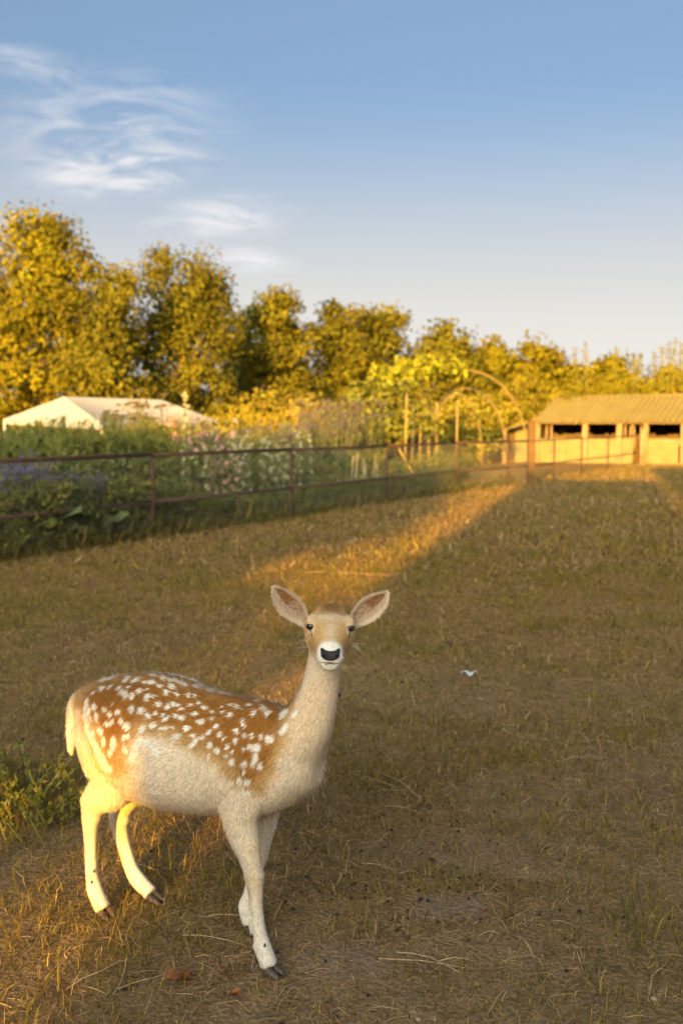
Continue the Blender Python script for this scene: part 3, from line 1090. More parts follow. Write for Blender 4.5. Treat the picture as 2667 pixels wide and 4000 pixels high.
# hollyhocks with pale flowers
vs = []
for q, (colr, nm) in enumerate([((.62, .56, .27), 'pale yellow'), ((.64, .54, .36), 'creamy white'), ((.62, .33, .32), 'pink')]):
    r = np.random.default_rng(800 + q)
    mb, lv = MB(), Leaves(805 + q)
    FPn = []
    for i in range(4):
        x, y = r.normal(0, .16, 2)
        h = r.uniform(1.25, 1.72)
        ex = x + r.normal(0, .05)
        mb.tube([(x, y, 0), (ex, y, h)], [.011, .005], 5, False)
        for t in np.linspace(.28, .95, 5):
            FPn.append((x + (ex - x) * t + r.normal(0, .03), y + r.normal(0, .03), h * t))
        t = r.random(16) * .8
        lv.add(np.column_stack([x + (ex - x) * t, y + 0 * t, h * t]), .17 * (1.1 - t), (.125, .125, .045), .85, up=(0, 0, .2), droop=.3)
    P = np.array(FPn)
    vs.append(plant('hollyhock', 'hollyhock clump with ' + nm + ' blossoms on tall stalks behind the pipe fence', 'plant', nm + ' hollyhocks', [('stems', stem_mesh(mb), m_stem), ('foliage', lv.mesh('foliage'), m_leaf), ]))
    one = flowers(np.zeros((1, 3)), .066, colr, 815 + q, 9, .1, 'blossom')
    for p_ in P:
        bo = link('blossom', one, m_petal, vs[-1])
        bo.location = tuple(p_)
        bo.rotation_euler = (0, 0, r.uniform(0, 6.28))
spread_out(vs, [(440, 1.0, .9), (478, .9, .95), (505, 1.0, .92), (535, 1.2, 1.0), (560, .9, .95), (470, 1.6, 1.02), (590, 1.1, 1.0), (618, 1.4, .98), (520, .8, .78), (640, 1.0, .95), (672, 1.2, .92), (500, 2.2, 1.1), (700, 1.5, .98), (560, 2.2, 1.08), (425, 2.6, 1.3)], True, ('hollyhock clump with pale yellow blossoms', 'hollyhock clump with creamy white blossoms', 'hollyhock clump with pink blossoms'),
           ((450, 'nearest the tall stalks'), (490, 'second from the tall stalks'), (530, 'before the middle of the hollyhock bed'), (575, 'in the middle of the hollyhock bed'), (630, 'past the middle of the hollyhock bed'), (680, 'near the purple flower heads'), (9999, 'nearest the purple flower heads')))
# purple-brown flower heads, verbena and joe-pye weed
vs = []
for q, (h, colr) in enumerate([(1.6, (.16, .125, .145)), (1.5, (.17, .13, .125))]):
    mb, lv, tips = stalks(840 + q, 22, h, .38, .12, G_GY, per=18, aspect=.22)
    r = np.random.default_rng(850 + q)
    P = np.repeat(tips, 7, 0) + r.normal(0, 1, (len(tips) * 7, 3)) * np.array([.09, .09, .05])
    vs.append(plant('verbena_clump', ('tall clump with dusky purple flower heads beside the hollyhocks', 'clump of faded purple brown flower heads beside the hollyhocks')[q], 'plant', ('dusky purple', 'faded purple')[q] + ' flower clumps',
                    [('stems', stem_mesh(mb), m_stem), ('foliage', lv.mesh('foliage'), m_leaf), ('flowers', flowers(P, .032, colr, 860 + q, 4), m_petal)]))
spread_out(vs, [(460, 3.0, 1.0), (500, 3.2, 1.02), (600, 2.8, 1.02), (640, 2.6, 1.05), (690, 2.4, 1.0), (725, 2.6, 1.28), (755, 2.3, 1.3), (785, 2.5, 1.32), (745, 3.2, 1.36), (805, 2.0, 1.1), (830, 2.8, 1.35), (560, 3.3, 1.0)], True, ('tall clump with dusky purple flower heads', 'clump of faded purple brown flower heads'),
           ((480, 'behind the first hollyhocks'), (530, 'behind the early hollyhocks'), (580, 'behind the middle hollyhocks'), (620, 'behind the later hollyhocks'), (660, 'behind the last hollyhocks'), (705, 'just past the hollyhocks'), (735, 'between hollyhocks and vine'), (750, 'between hollyhocks and vine at the back'), (770, 'halfway to the vine'), (795, 'close to the vine'), (815, 'beside the dry stalk bundle'), (9999, 'at the foot of the vine')))
# goldenrod in the sun behind
mb, lv, tips = stalks(880, 26, 1.5, .42, .12, G_YL, per=20, aspect=.2)
r = np.random.default_rng(881)
P = np.repeat(tips, 16, 0) + r.normal(0, 1, (len(tips) * 16, 3)) * np.array([.05, .05, .08])
gr = plant('goldenrod_clump', 'goldenrod clump with bright yellow plumes in the sun behind the garden', 'plant', 'goldenrod clumps', [('stems', stem_mesh(mb), m_stem), ('foliage', lv.mesh('foliage'), m_leaf), ('flowers', flowers(P, .03, (.40, .29, .015), 882, 4), m_petal)])
spread_out([gr], [(400, 8.5, 1.15), (440, 9.0, 1.18), (540, 8.0, 1.2), (570, 8.4, 1.22), (610, 7.6, 1.2), (650, 7.0, 1.2), (700, 6.4, 1.2), (505, 8.8, 1.15), (360, 6.0, 1.12), (310, 5.5, 1.14)])
# umbels before the tent
mb = MB()
lv = Leaves(890)
r = np.random.default_rng(891)
U_ = []
for i in range(9):
    x, y = r.normal(0, .2, 2)
    h = r.uniform(1.7, 2.25)
    ex = x + r.normal(0, .12)
    mb.tube([(x, y, 0), (ex, y, h)], [.009, .004], 5, False)
    for k in range(9):
        a = r.uniform(0, 6.28)
        q = (ex + .11 * math.cos(a), y + .11 * math.sin(a), h + .06)
        mb.tube([(ex, y, h - .06), q], .002, 3, False)
        U_ += [(q[0] + r.normal(0, .02), q[1] + r.normal(0, .02), q[2]) for _ in range(6)]
    t = r.random(22)
    lv.add(np.column_stack([x + (ex - x) * t, y + 0 * t, h * t * .9]), .16, G_YL, .15, up=(0, 0, .7))
um = plant('fennel_plant', 'tall fennel plant with brown seed heads in front of the tent roof', 'plant', 'fennel plants before the tent', [('stems', stem_mesh(mb), m_stem), ('foliage', lv.mesh('foliage'), m_leaf), ('seed_heads', flowers(np.array(U_), .03, (.20, .135, .05), 892, 3), m_petal)])
spread_out([um], [(285, 4.2, 1.0), (322, 3.8, .97), (352, 4.4, .98)])
hs = copy_tree(vs[0], (*garden_xy(425, 4.0), 0), 1.0, 1.0) if False else None
# a pale pillar of flowers poking above the tent edge
mb = MB()
mb.tube([(0, 0, 0), (.02, 0, 2.35)], [.012, .005], 5, False)
r = np.random.default_rng(895)
t = np.linspace(.55, .99, 26)
P = np.column_stack([.02 * t + r.normal(0, .035, 26), r.normal(0, .035, 26), 2.35 * t])
lv = Leaves(896).add(np.column_stack([r.normal(0, .03, 30), r.normal(0, .03, 30), r.uniform(.2, 1.5, 30)]), .18, G_MD, .7)
plp = plant('mullein_stalk', 'single tall mullein stalk with pale yellow flowers against the tent roof', 'plant', None, [('stem', stem_mesh(mb), m_stem), ('foliage', lv.mesh('foliage'), m_leaf), ('flowers', flowers(P, .06, (.66, .58, .30), 897, 6), m_petal)])
put(plp, True, 425, 4.5)
# broad leaves by the foot of the fence
r = np.random.default_rng(900)
mb, lv = MB(), Leaves(901)
for i in range(9):
    a = r.uniform(0, 6.28)
    l = r.uniform(.25, .42)
    tip = (math.cos(a) * l, math.sin(a) * l * .6, r.uniform(.12, .42))
    mb.tube([(0, 0, 0), (tip[0] * .5, tip[1] * .5, tip[2] * .8), tip], [.01, .008, .005], 5, False)
    lv.add(np.array([tip]), .30, (.17, .19, .085), .85, up=(math.cos(a), -.6, .3), jit=.1, spread=.2)
bl = plant('broad_leaved_plant', 'broad leaved pale green plant at the foot of the pipe fence', 'plant', None, [('stems', stem_mesh(mb), m_stem), ('leaves', lv.mesh('leaves'), m_leaf)])
put(bl, True, 95, .30, 0, 1.15)
bl2 = put(bl, False, 235, .35, 2.0, .8)
bl2['label'] = 'small broad leaved plant behind the wire below the tall stalks'
for px, s, lab in ((410, .7, 'small broad leaved plant at the wire below the hollyhocks'), (60, 1.0, 'second broad leaved plant just behind the one at the fence foot')):
    b3 = put(bl, False, px, .4 if px > 100 else .8, 4.0, s)
    b3['label'] = lab

# ------------------------------------------------------------------ canes, hoops and the climbing vine
m_cane = mat('bamboo cane', (.34, .23, .07), .6, noise=(6, .2))
m_hoop = mat('bent hazel hoop', (.26, .165, .05), .7, noise=(5, .2))
for i, (x0, y0, x1, y1, Y) in enumerate([(928, 1145, 934, 905, 25.5), (944, 1120, 950, 930, 26.5), (962, 1112, 966, 948, 26.8), (984, 1105, 984, 940, 27.2), (1001, 1098, 1003, 925, 27.6), (975, 1130, 915, 1030, 25.0), (1012, 1090, 996, 1030, 28.0), (1046, 1110, 1050, 918, 26.5)]):
    a_, b_ = D(x0, y0, Y), D(x1, y1, Y)
    lab = ('tallest upright bamboo cane in the vine row', 'upright bamboo cane next to the tallest cane', 'middle upright cane of the vine row', 'upright cane beside the middle one of the vine row', 'upright cane at the end of the vine row', 'cane leaning across the foot of the vine row', 'short cane leaning at the end of the vine row', 'tall single cane standing apart near the hoops')[i]
    o = MB().tube([(0, 0, -a_.z - .1), (b_.x - a_.x, 0, b_.z - a_.z)], .021, 7).build('bamboo_cane', m_cane, None, True)
    o.location = a_
    tag(o, lab, 'cane')
for i, (xl, xr, top, Y) in enumerate([(925, 1222, 852, 29.5), (965, 1172, 892, 33.0), (985, 1112, 905, 35.5)]):
    cx = D((xl + xr) / 2, 976, Y)
    w = (xr - xl) / 2 / 2287 * Y
    h = D(1000, top, Y).z
    o = MB().tube([(w * math.cos(t), (.5 * math.cos(t)), h * max(math.sin(t), 0) ** .8) for t in np.linspace(0, math.pi, 26)], .026, 7).build('hoop', m_hoop, None, True)
    o.location = (cx.x, cx.y, 0)
    tag(o, ('largest bent pole hoop carrying the climbing vine', 'middle bent pole hoop behind the vine', 'smallest bent pole hoop farthest behind the vine')[i], 'hoop')
vine = empty('climbing_vine', tuple(D(950, 976, 27.5).xy) + (0,), 0, label='climbing vine with broad yellow green leaves over the hoop and canes', cat='vine')
vo = Vector(vine.location)
r = np.random.default_rng(930)
lv, lv2 = Leaves(931), Leaves(932)
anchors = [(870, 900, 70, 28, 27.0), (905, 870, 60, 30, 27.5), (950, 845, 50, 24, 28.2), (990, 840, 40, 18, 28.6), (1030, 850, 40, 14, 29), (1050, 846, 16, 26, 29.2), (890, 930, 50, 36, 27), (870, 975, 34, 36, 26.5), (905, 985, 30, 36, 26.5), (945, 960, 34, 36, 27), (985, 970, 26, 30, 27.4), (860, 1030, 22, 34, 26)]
for px, py, wx, wy, Y in anchors:
    n = int(wx * wy * .17) + 25
    c = D(px, py, Y) - vo
    k = Y / 2287
    P = np.array(c)[None] + np.clip(r.normal(0, 1, (n, 3)), -1.6, 1.6) * np.array([wx * k * .55, .35, wy * k * .55])
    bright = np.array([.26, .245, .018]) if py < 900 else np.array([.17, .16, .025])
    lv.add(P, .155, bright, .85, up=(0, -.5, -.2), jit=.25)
for t in range(7):
    px = 840 + t * 24 + r.uniform(-8, 8)
    a_, b_ = D(px, 1120, 27) - vo, D(px + 10, 870, 27.6) - vo
    m_ = (a_ + b_) / 2 + Vector((r.normal(0, .12), 0, 0))
    lv2_pts = [a_, m_, b_]
    MB().tube(lv2_pts, [.018, .014, .008], 6).build('stem', m_bark, vine, True)
link('leaves', lv.mesh('leaves'), m_leaf, vine)
# tendril at the top of the vine
MB().tube([D(1030, 858, 29) - vo, D(1058, 856, 29) - vo, D(1064, 842, 29) - vo, D(1062, 832, 29) - vo], [.03, .03, .02, .01], 7).build('tendril', m_stem, vine, True)
# bundle of dry stalks
dry = empty('dry_stalk_bundle', tuple(garden_xy(835, .5)) + (0,), 0, label='bundle of pale dry stalks leaning behind the fence', cat='dry stalks')
r = random.Random(5)
for k in range(9):
    x0 = -.30 + k * .075 + r.uniform(-.02, .02)
    MB().tube([(x0, 0, 0), (x0 + r.uniform(-.05, .12), .05, r.uniform(.75, 1.05))], [.016, .012], 6).build('stalk', mat('dry stalk', (.36, .26, .14), .8) if k == 0 else bpy.data.materials['dry stalk'], dry, True)
# ------------------------------------------------------------------ the deer
def build_deer():
    HEAD = R(31)
    A = np.array([math.cos(HEAD), -math.sin(HEAD), 0.0])      # forward along the body
    B = np.array([A[1], -A[0], 0.0])                          # towards the deer's right side
    O = np.array([-.483, 3.10, 0.0])

    def W(a, b, z):
        return O + a * A + b * B + np.array([0, 0, z])

    # ---- head frame: F forward along the muzzle, U up, S to the deer's left (picture right)
    E0 = np.array([-.032, 2.80, 1.050])
    roll = R(3.0)
    pit = R(21.0)
    Fh = np.array([.012, -math.cos(pit), -math.sin(pit)])
    Fh /= np.linalg.norm(Fh)
    S0 = np.cross(np.array([0, 0, 1.0]), -Fh)
    S0 = np.array([1.0, 0, 0]) - Fh * Fh[0]
    S0 /= np.linalg.norm(S0)
    U0 = np.cross(S0, -Fh)
    S = S0 * math.cos(roll) - U0 * math.sin(roll)
    U = U0 * math.cos(roll) + S0 * math.sin(roll)

    def H(f, s, u):
        return E0 + f * Fh + s * S + u * U

    verts, faces = [], []

    def loft(rings, n=28):
        """rings: list of (n,3) arrays; closes both ends"""
        k = len(verts)
        for r_ in rings:
            verts.extend(r_)
        m = len(rings)
        for i in range(m - 1):
            for j in range(n):
                faces.append((k + i * n + j, k + i * n + (j + 1) % n, k + (i + 1) * n + (j + 1) % n, k + (i + 1) * n + j))
        faces.append(tuple(k + j for j in range(n))[::-1])
        faces.append(tuple(k + (m - 1) * n + j for j in range(n)))

    def resample(rows, m):
        rows = np.array(rows, dtype=float)
        d = np.r_[0, np.cumsum(np.linalg.norm(np.diff(rows[:, :3], axis=0), axis=1) + 1e-6)]
        t = np.linspace(0, d[-1], m)
        # Catmull-Rom through the rows
        out = np.zeros((m, rows.shape[1]))
        for i, x in enumerate(t):
            k = min(max(np.searchsorted(d, x) - 1, 0), len(d) - 2)
            u = (x - d[k]) / (d[k + 1] - d[k])
            p0, p1, p2, p3 = rows[max(k - 1, 0)], rows[k], rows[k + 1], rows[min(k + 2, len(rows) - 1)]
            out[i] = .5 * (2 * p1 + (p2 - p0) * u + (2 * p0 - 5 * p1 + 4 * p2 - p3) * u * u + (3 * p1 - p0 - 3 * p2 + p3) * u ** 3)
        return out

    TH = np.linspace(0, 2 * math.pi, 28, endpoint=False)
    ct, st = np.cos(TH), np.sin(TH)

    # trunk: (a, top, bottom, half width, power, widest point as a fraction of the height)
    trunk = [(-.488, .702, .620, .016), (-.474, .722, .575, .036), (-.45, .742, .520, .060), (-.40, .766, .470, .098),
             (-.33, .790, .435, .135), (-.24, .812, .415, .160), (-.14, .826, .402, .168), (-.03, .822, .402, .172),
             (.07, .806, .414, .168), (.17, .797, .432, .155), (.26, .797, .447, .138), (.33, .790, .464, .122),
             (.395, .765, .500, .100), (.445, .720, .550, .072), (.475, .680, .590, .036)]
    tr = resample([(a, 0, 0, t, b, w) for a, t, b, w in trunk], 44)
    rings = []
    for a, _, _, t, b, w in tr:
        zc = b + (t - b) * .46
        zz = np.where(st > 0, zc + np.abs(st) ** .92 * (t - zc), zc - np.abs(st) ** .86 * (zc - b))
        bb = np.sign(ct) * np.abs(ct) ** (.95) * w * np.where(st > 0, 1 - .18 * np.abs(st) ** 2, 1)
        rings.append([W(a, x, z) for x, z in zip(bb, zz)])
    loft(rings)

    def limb(rows, m=36):
        """rows: (a, b, z, radius fore-aft, radius sideways), circles kept square to the limb in the a-z plane"""
        q = resample(rows, m)
        rg = []
        for i in range(m):
            d = q[min(i + 1, m - 1), :3] - q[max(i - 1, 0), :3]
            d /= np.linalg.norm(d)
            fa = np.array([d[2], 0, -d[0]])        # fore-aft normal in the a-z plane
            fa /= max(np.linalg.norm(fa), 1e-6)
            la = np.cross(d, fa)
            rg.append([W(*(q[i, :3] + fa * x * q[i, 3] + la * y * q[i, 4])) for x, y in zip(ct, st)])
        loft(rg)

    near_front = [(.285, .055, .665, .075, .05), (.275, .075, .58, .088, .055), (.262, .086, .50, .072, .047), (.262, .087, .45, .058, .041),
                  (.278, .086, .395, .047, .035), (.295, .085, .34, .036, .0285), (.306, .084, .305, .031, .027), (.311, .084, .275, .0295, .027), (.313, .084, .245, .0235, .022),
                  (.317, .084, .20, .0195, .0175), (.324, .083, .14, .0195, .0175), (.331, .083, .105, .0215, .0195), (.338, .083, .075, .0275, .0235), (.352, .083, .045, .025, .0255), (.362, .083, .024, .0255, .028)]
    limb(near_front)
    far_front = [(.265, -.055, .665, .075, .05), (.25, -.075, .57, .082, .052), (.236, -.085, .49, .066, .045),
                 (.230, -.085, .43, .052, .038), (.222, -.085, .36, .040, .031), (.211, -.085, .29, .031, .027), (.203, -.085, .25, .028, .0255), (.19, -.085, .205, .021, .019),
                 (.174, -.085, .15, .0195, .0175), (.163, -.085, .11, .0215, .0195), (.155, -.085, .082, .028, .0235), (.161, -.085, .050, .024, .024), (.170, -.085, .028, .023, .025)]
    limb(far_front)
    near_hind = [(-.31, .058, .70, .085, .05), (-.29, .078, .62, .118, .062), (-.262, .087, .54, .112, .062), (-.248, .09, .48, .090, .056),
                 (-.288, .089, .43, .067, .046), (-.325, .086, .395, .047, .034), (-.349, .083, .362, .040, .029), (-.360, .081, .325, .0335, .026), (-.365, .080, .285, .026, .0225),
                 (-.3665, .080, .24, .0215, .019), (-.366, .080, .18, .0205, .0185), (-.363, .080, .125, .0215, .019), (-.357, .080, .095, .0265, .022), (-.347, .080, .068, .0275, .024), (-.330, .080, .040, .0255, .0255), (-.316, .080, .022, .0255, .028)]
    limb(near_hind)
    limb([(-.31, .087, .475, .028, .02), (-.35, .085, .42, .021, .018), (-.377, .083, .388, .0185, .0165), (-.385, .082, .372, .015, .014)], 10)
    far_hind = [(-.31, -.058, .70, .085, .05), (-.30, -.078, .61, .118, .062), (-.29, -.087, .52, .116, .060), (-.31, -.092, .44, .088, .054),
                (-.345, -.088, .37, .06, .043), (-.378, -.085, .315, .046, .034), (-.394, -.083, .275, .041, .030), (-.393, -.083, .235, .033, .026),
                (-.379, -.083, .185, .0265, .022), (-.359, -.083, .13, .0245, .020), (-.337, -.083, .085, .0255, .022), (-.308, -.083, .055, .029, .025), (-.274, -.083, .034, .0255, .0255), (-.250, -.083, .022, .0245, .0275)]
    limb(far_hind)
    limb([(-.375, -.085, .385, .024, .02), (-.41, -.084, .325, .019, .017), (-.423, -.083, .29, .016, .015)], 8)
    # tail
    limb([(-.44, 0, .715, .032, .03), (-.485, .004, .685, .027, .026), (-.505, .008, .64, .022, .022), (-.512, .010, .58, .019, .019),
          (-.513, .012, .535, .014, .014), (-.518, .014, .505, .006, .006)], 16)

    # neck: (a, b, z, fore-aft, sideways)
    neck = [(.28, 0, .63, .13, .105), (.345, 0, .645, .116, .10), (.393, -.004, .69, .098, .085), (.433, -.012, .745, .083, .072), (.457, -.020, .80, .068, .061),
            (.471, -.026, .85, .059, .055), (.481, -.030, .90, .053, .051), (.488, -.034, .95, .050, .050), (.493, -.036, 1.00, .048, .050), (.495, -.037, 1.045, .045, .048)]
    q = resample(neck, 30)
    rg = []
    for i in range(30):
        d = q[min(i + 1, 29), :3] - q[max(i - 1, 0), :3]
        d /= np.linalg.norm(d)
        fa = np.array([d[2], 0, -d[0]])
        fa /= np.linalg.norm(fa)
        la = np.cross(d, fa)
        rg.append([W(*(q[i, :3] + fa * x * q[i, 3] + la * y * q[i, 4])) for x, y in zip(ct, st)])
    loft(rg)

    # head: (f, top, bottom, half width at eye height, half width of the jaw)
    hd = [(-.118, -.022, -.050, .028, .024), (-.104, -.002, -.070, .050, .040), (-.082, .016, -.086, .064, .049), (-.055, .028, -.095, .0710, .054),
          (-.025, .0335, -.097, .0735, .057), (.005, .0325, -.098, .0705, .060), (.03, .0285, -.095, .0600, .060), (.055, .0230, -.087, .0470, .0535), (.078, .0185, -.077, .0385, .0445),
          (.098, .0135, -.065, .0355, .0365), (.114, .008, -.0615, .0345, .0335), (.127, .001, -.0575, .0295, .0270), (.136, -.007, -.046, .019, .017)]
    hq = resample([(f, 0, 0, t, b, w, j) for f, t, b, w, j in hd], 34)
    rg = []
    for f, _, _, t, b, w, j in hq:
        uc = t - (t - b) * .42
        uu = np.where(st > 0, uc + np.abs(st) ** .95 * (t - uc), uc - np.abs(st) ** .9 * (uc - b))
        ww = np.where(st > 0, w, w + (j - w) * np.abs(st) ** 1.0)
        ssv = np.sign(ct) * np.abs(ct) ** .90 * ww
        rg.append([H(f, s, u) for s, u in zip(ssv, uu)])
    loft(rg)

    def ball(c, r, axes):
        """ellipsoid as a loft; axes: three unit vectors"""
        rg = []
        for ph in np.linspace(-1.45, 1.45, 9):
            rg.append([c + axes[0] * r[0] * math.sin(ph) + axes[1] * r[1] * math.cos(ph) * x + axes[2] * r[2] * math.cos(ph) * y for x, y in zip(ct, st)])
        loft(rg)
    ax = (Fh, S, U)
    for sg in (-1, 1):
        ball(H(-.012, sg * .050, .0200), (.030, .018, .0100), ax)          # brow ridge
        ball(H(.016, sg * .051, -.022), (.030, .013, .016), ax)            # cheek bone under the eye
        ball(H(-.03, sg * .044, -.062), (.05, .018, .03), ax)              # jaw muscle
        ball(H(.117, sg * .021, -.014), (.017, .016, .012), ax)            # upper lip
        ball(H(.124, sg * .0165, -.004), (.012, .012, .010), ax)           # side of the nose
    ball(H(.108, 0, -.042), (.023, .028, .019), ax)                        # chin
    ball(H(-.060, 0, .020), (.040, .044, .017), ax)                        # crown

    aA, aB, aZ = A, B, np.array([0, 0, 1.0])
    def knob(a, b, z, r):
        ball(W(a, b, z), r, (aA, aB, aZ))
    knob(.326, .084, .292, (.016, .021, .022)); knob(.288, .086, .285, (.012, .014, .020))          # near knee
    knob(.222, -.085, .262, (.015, .020, .020))                                                      # far knee
    knob(-.378, .081, .366, (.020, .015, .022)); knob(-.336, .083, .335, (.016, .022, .022))         # near hock
    knob(-.366, -.083, .262, (.016, .022, .022))                                                     # far hock
    for q_ in ((.318, .083, .072), (.140, -.085, .074), (-.372, .080, .078), (-.326, -.083, .048)):
        knob(*q_, (.013, .016, .012))                                                                # back of the fetlocks
    for q_ in ((.322, .16), (.182, .17)):
        pass
    knob(.300, .087, .175, (.010, .010, .075)); knob(-.380, .081, .20, (.009, .009, .085))           # tendons behind the cannon bones
    # ---- one continuous skin
    tmp = bpy.data.meshes.new('tmp')
    tmp.from_pydata([tuple(v) for v in verts], [], faces)
    bm = bmesh.new()
    bm.from_mesh(tmp)
    bmesh.ops.recalc_face_normals(bm, faces=bm.faces)
    bm.to_mesh(tmp)
    bm.free()
    to = bpy.data.objects.new('tmp', tmp)
    COL.objects.link(to)
    md = to.modifiers.new('r', 'REMESH')
    md.mode = 'VOXEL'
    md.voxel_size = .0044
    md.use_smooth_shade = True
    sm = to.modifiers.new('s', 'SMOOTH')
    sm.factor = .5
    sm.iterations = 7
    dg = bpy.context.evaluated_depsgraph_get()
    ev = to.evaluated_get(dg)
    body_me = bpy.data.meshes.new_from_object(ev)
    bpy.data.objects.remove(to)
    bpy.data.meshes.remove(tmp)
    nv = len(body_me.vertices)
    V = np.zeros(nv * 3, dtype=np.float32)
    body_me.vertices.foreach_get('co', V)
    V = V.reshape(-1, 3).astype(np.float64)
    NRM = np.zeros(nv * 3, dtype=np.float32)
    body_me.vertex_normals.foreach_get('vector', NRM)
    NRM = NRM.reshape(-1, 3).astype(np.float64)

    # eye sockets: press the skin in round the eyes
    eyes = [H(.0065, sg * .0545, .0115) for sg in (-1, 1)]
    for sg, e in zip((-1, 1), eyes):
        c = H(.016, sg * .068, .0120)
        d = np.linalg.norm((V - c) * 1.0, axis=1)
        w = np.exp(-(d / .0125) ** 2)
        push = (-.35 * Fh - .9 * sg * S)
        V += w[:, None] * push[None, :] * .008
    body_me.vertices.foreach_set('co', V.astype(np.float32).ravel())
    body_me.update()

    # ---- local coordinates
    def local(P):
        D = P - O
        return D @ A, D @ B, P[:, 2]

    def headc(P):
        D = P - E0
        return D @ Fh, D @ S, D @ U

    fpx = LENS / 36 * 4000

    def survey(P):
        """where a point of the coat lies in the side view used to lay out the spots (mirrored for the other flank)"""
        a, b, z = local(P)
        b = np.abs(b)
        Q = O[None] + a[:, None] * A + b[:, None] * B
        Q[:, 2] = z
        x, y, zz = Q[:, 0], Q[:, 1], Q[:, 2] - CAM_Z
        depth = y * math.cos(PITCH) - zz * math.sin(PITCH)
        up = y * math.sin(PITCH) + zz * math.cos(PITCH)
        return x / depth * fpx + 1333.5, 2000 - up / depth * fpx

    # spots: x, y, half length, half width, turn  (two sheets, 0.3827 px per unit)
    S1 = [(400,245,50,16,-20),(490,225,60,12,-20),(640,240,50,18,-40),(735,245,45,20,-30),(800,175,50,12,0),(380,325,35,18,-50),(470,310,35,16,-40),(560,320,30,18,-40),(900,210,40,16,10),
          (1005,240,42,20,10),(1105,265,55,18,5),(890,280,40,22,0),(820,280,20,15,0),(590,365,25,28,0),(630,390,22,38,15),(695,400,25,42,0),(770,355,28,28,0),(655,320,22,15,0),(850,430,25,40,25),
          (910,420,25,20,0),(1045,390,25,30,30),(980,320,35,18,0),(1100,330,40,20,10),(1190,290,40,18,10),(1240,315,25,15,0),(1360,335,55,18,15),(1490,370,45,20,10),(850,340,20,10,0),(290,365,25,12,-30),
          (300,510,30,35,0),(235,550,18,50,0),(315,610,22,50,0),(260,630,12,25,0),(405,530,35,22,20),(455,585,25,32,0),(540,565,25,32,0),(490,475,15,20,0),(575,650,25,38,-10),(690,535,35,38,0),
          (630,715,35,45,-15),(785,560,35,45,10),(425,680,38,30,0),(475,660,20,22,0),(350,750,32,45,-15),(280,765,17,42,-5),(380,855,22,55,5),(485,880,35,75,5),(600,820,20,28,0),(650,810,22,30,0),
          (615,940,22,55,-25),(445,975,32,35,0),(790,745,28,45,35),(900,705,38,28,-30),(855,610,35,30,-20),(935,585,18,20,0),(970,500,35,30,0),(1010,605,25,22,0),(1060,520,25,30,0),
          (1040,640,45,18,-30),(1145,620,25,20,-20),(1120,500,22,25,0),(1165,510,18,18,0),(1200,545,25,18,-20),(1205,635,32,28,-30),(1330,595,35,22,-30),(1290,510,35,12,-15),(1370,490,25,15,-15),
          (1270,415,20,25,20),(1330,425,15,25,25),(1150,410,18,25,0),(990,740,22,20,-20),(1040,740,18,35,30),(1105,730,18,18,0),(1250,740,35,32,-35),(1145,820,38,32,-10),(1310,820,30,25,0),(1310,900,50,20,-35)]
    S2 = [(45,325,40,15,10),(190,365,50,18,8),(300,395,50,15,5),(400,405,60,15,3),(510,415,30,10,0),(660,415,80,12,12),(800,460,50,22,25),(90,675,40,28,0),(25,590,30,18,-30),(130,535,35,20,0),
          (210,575,25,18,-30),(205,645,22,14,-30),(300,525,20,10,-10),(390,510,25,12,-20),(385,600,22,28,10),(315,575,20,18,0),(455,525,25,20,-20),(515,550,18,12,0),(580,505,30,14,-5),(630,580,22,32,0),
          (730,535,25,30,0),(765,585,38,28,-20),(650,470,25,14,0),(520,675,20,50,-10),(240,715,28,24,-30),(440,765,30,28,0),(175,775,30,24,-25),(275,805,25,28,0),(320,840,18,20,0),(100,830,30,22,-30),
          (440,855,22,28,0),(530,800,25,25,0),(600,805,25,22,0),(700,815,22,35,0),(780,845,40,50,25),(920,745,30,75,35),(1025,595,25,40,30),(925,585,30,55,25),(890,525,30,22,-25),(175,900,32,28,0),
          (355,915,22,32,25),(245,960,32,32,0),(405,970,20,22,0),(340,1015,25,20,0),(515,940,20,25,0),(395,1070,30,35,0),(150,1025,20,22,0),(640,930,45,45,0),(625,1050,32,80,15),(580,910,25,30,0),
          (680,1120,28,45,10),(520,1090,35,32,-20),(515,1175,22,25,0),(470,1260,35,45,0),(545,1275,38,35,0),(385,1280,25,25,0),(530,1385,50,30,0),(30,865,45,20,-35)]
    spots = [(260 + .3827 * x, 2560 + .3827 * y, .3827 * l, .3827 * w, g) for x, y, l, w, g in S1]
    spots += [(760 + .3827 * x, 2560 + .3827 * y, .3827 * l, .3827 * w, g) for x, y, l, w, g in S2]
    rust_poly = np.array([(60, 600), (120, 520), (200, 470), (370, 430), (560, 455), (720, 515), (1000, 555), (1090, 575), (1085, 640), (1060, 740), (1025, 850), (985, 950), (930, 1005), (860, 1020),
                          (800, 985), (770, 925), (720, 872), (640, 832), (560, 795), (470, 762), (400, 752), (365, 790), (345, 870), (335, 915), (270, 925), (220, 905), (185, 830), (150, 740), (120, 650)]) * .893 + np.array([200, 2200])
    rump_line = np.array([(232, 430), (207, 530), (207, 620), (228, 750), (290, 880), (340, 1000), (385, 1090), (430, 1140)]) * .3827 + np.array([260, 2560])
    thigh_line = np.array([(690, 1040), (720, 930), (790, 865), (870, 895), (960, 990)]) * .3827 + np.array([260, 2560])

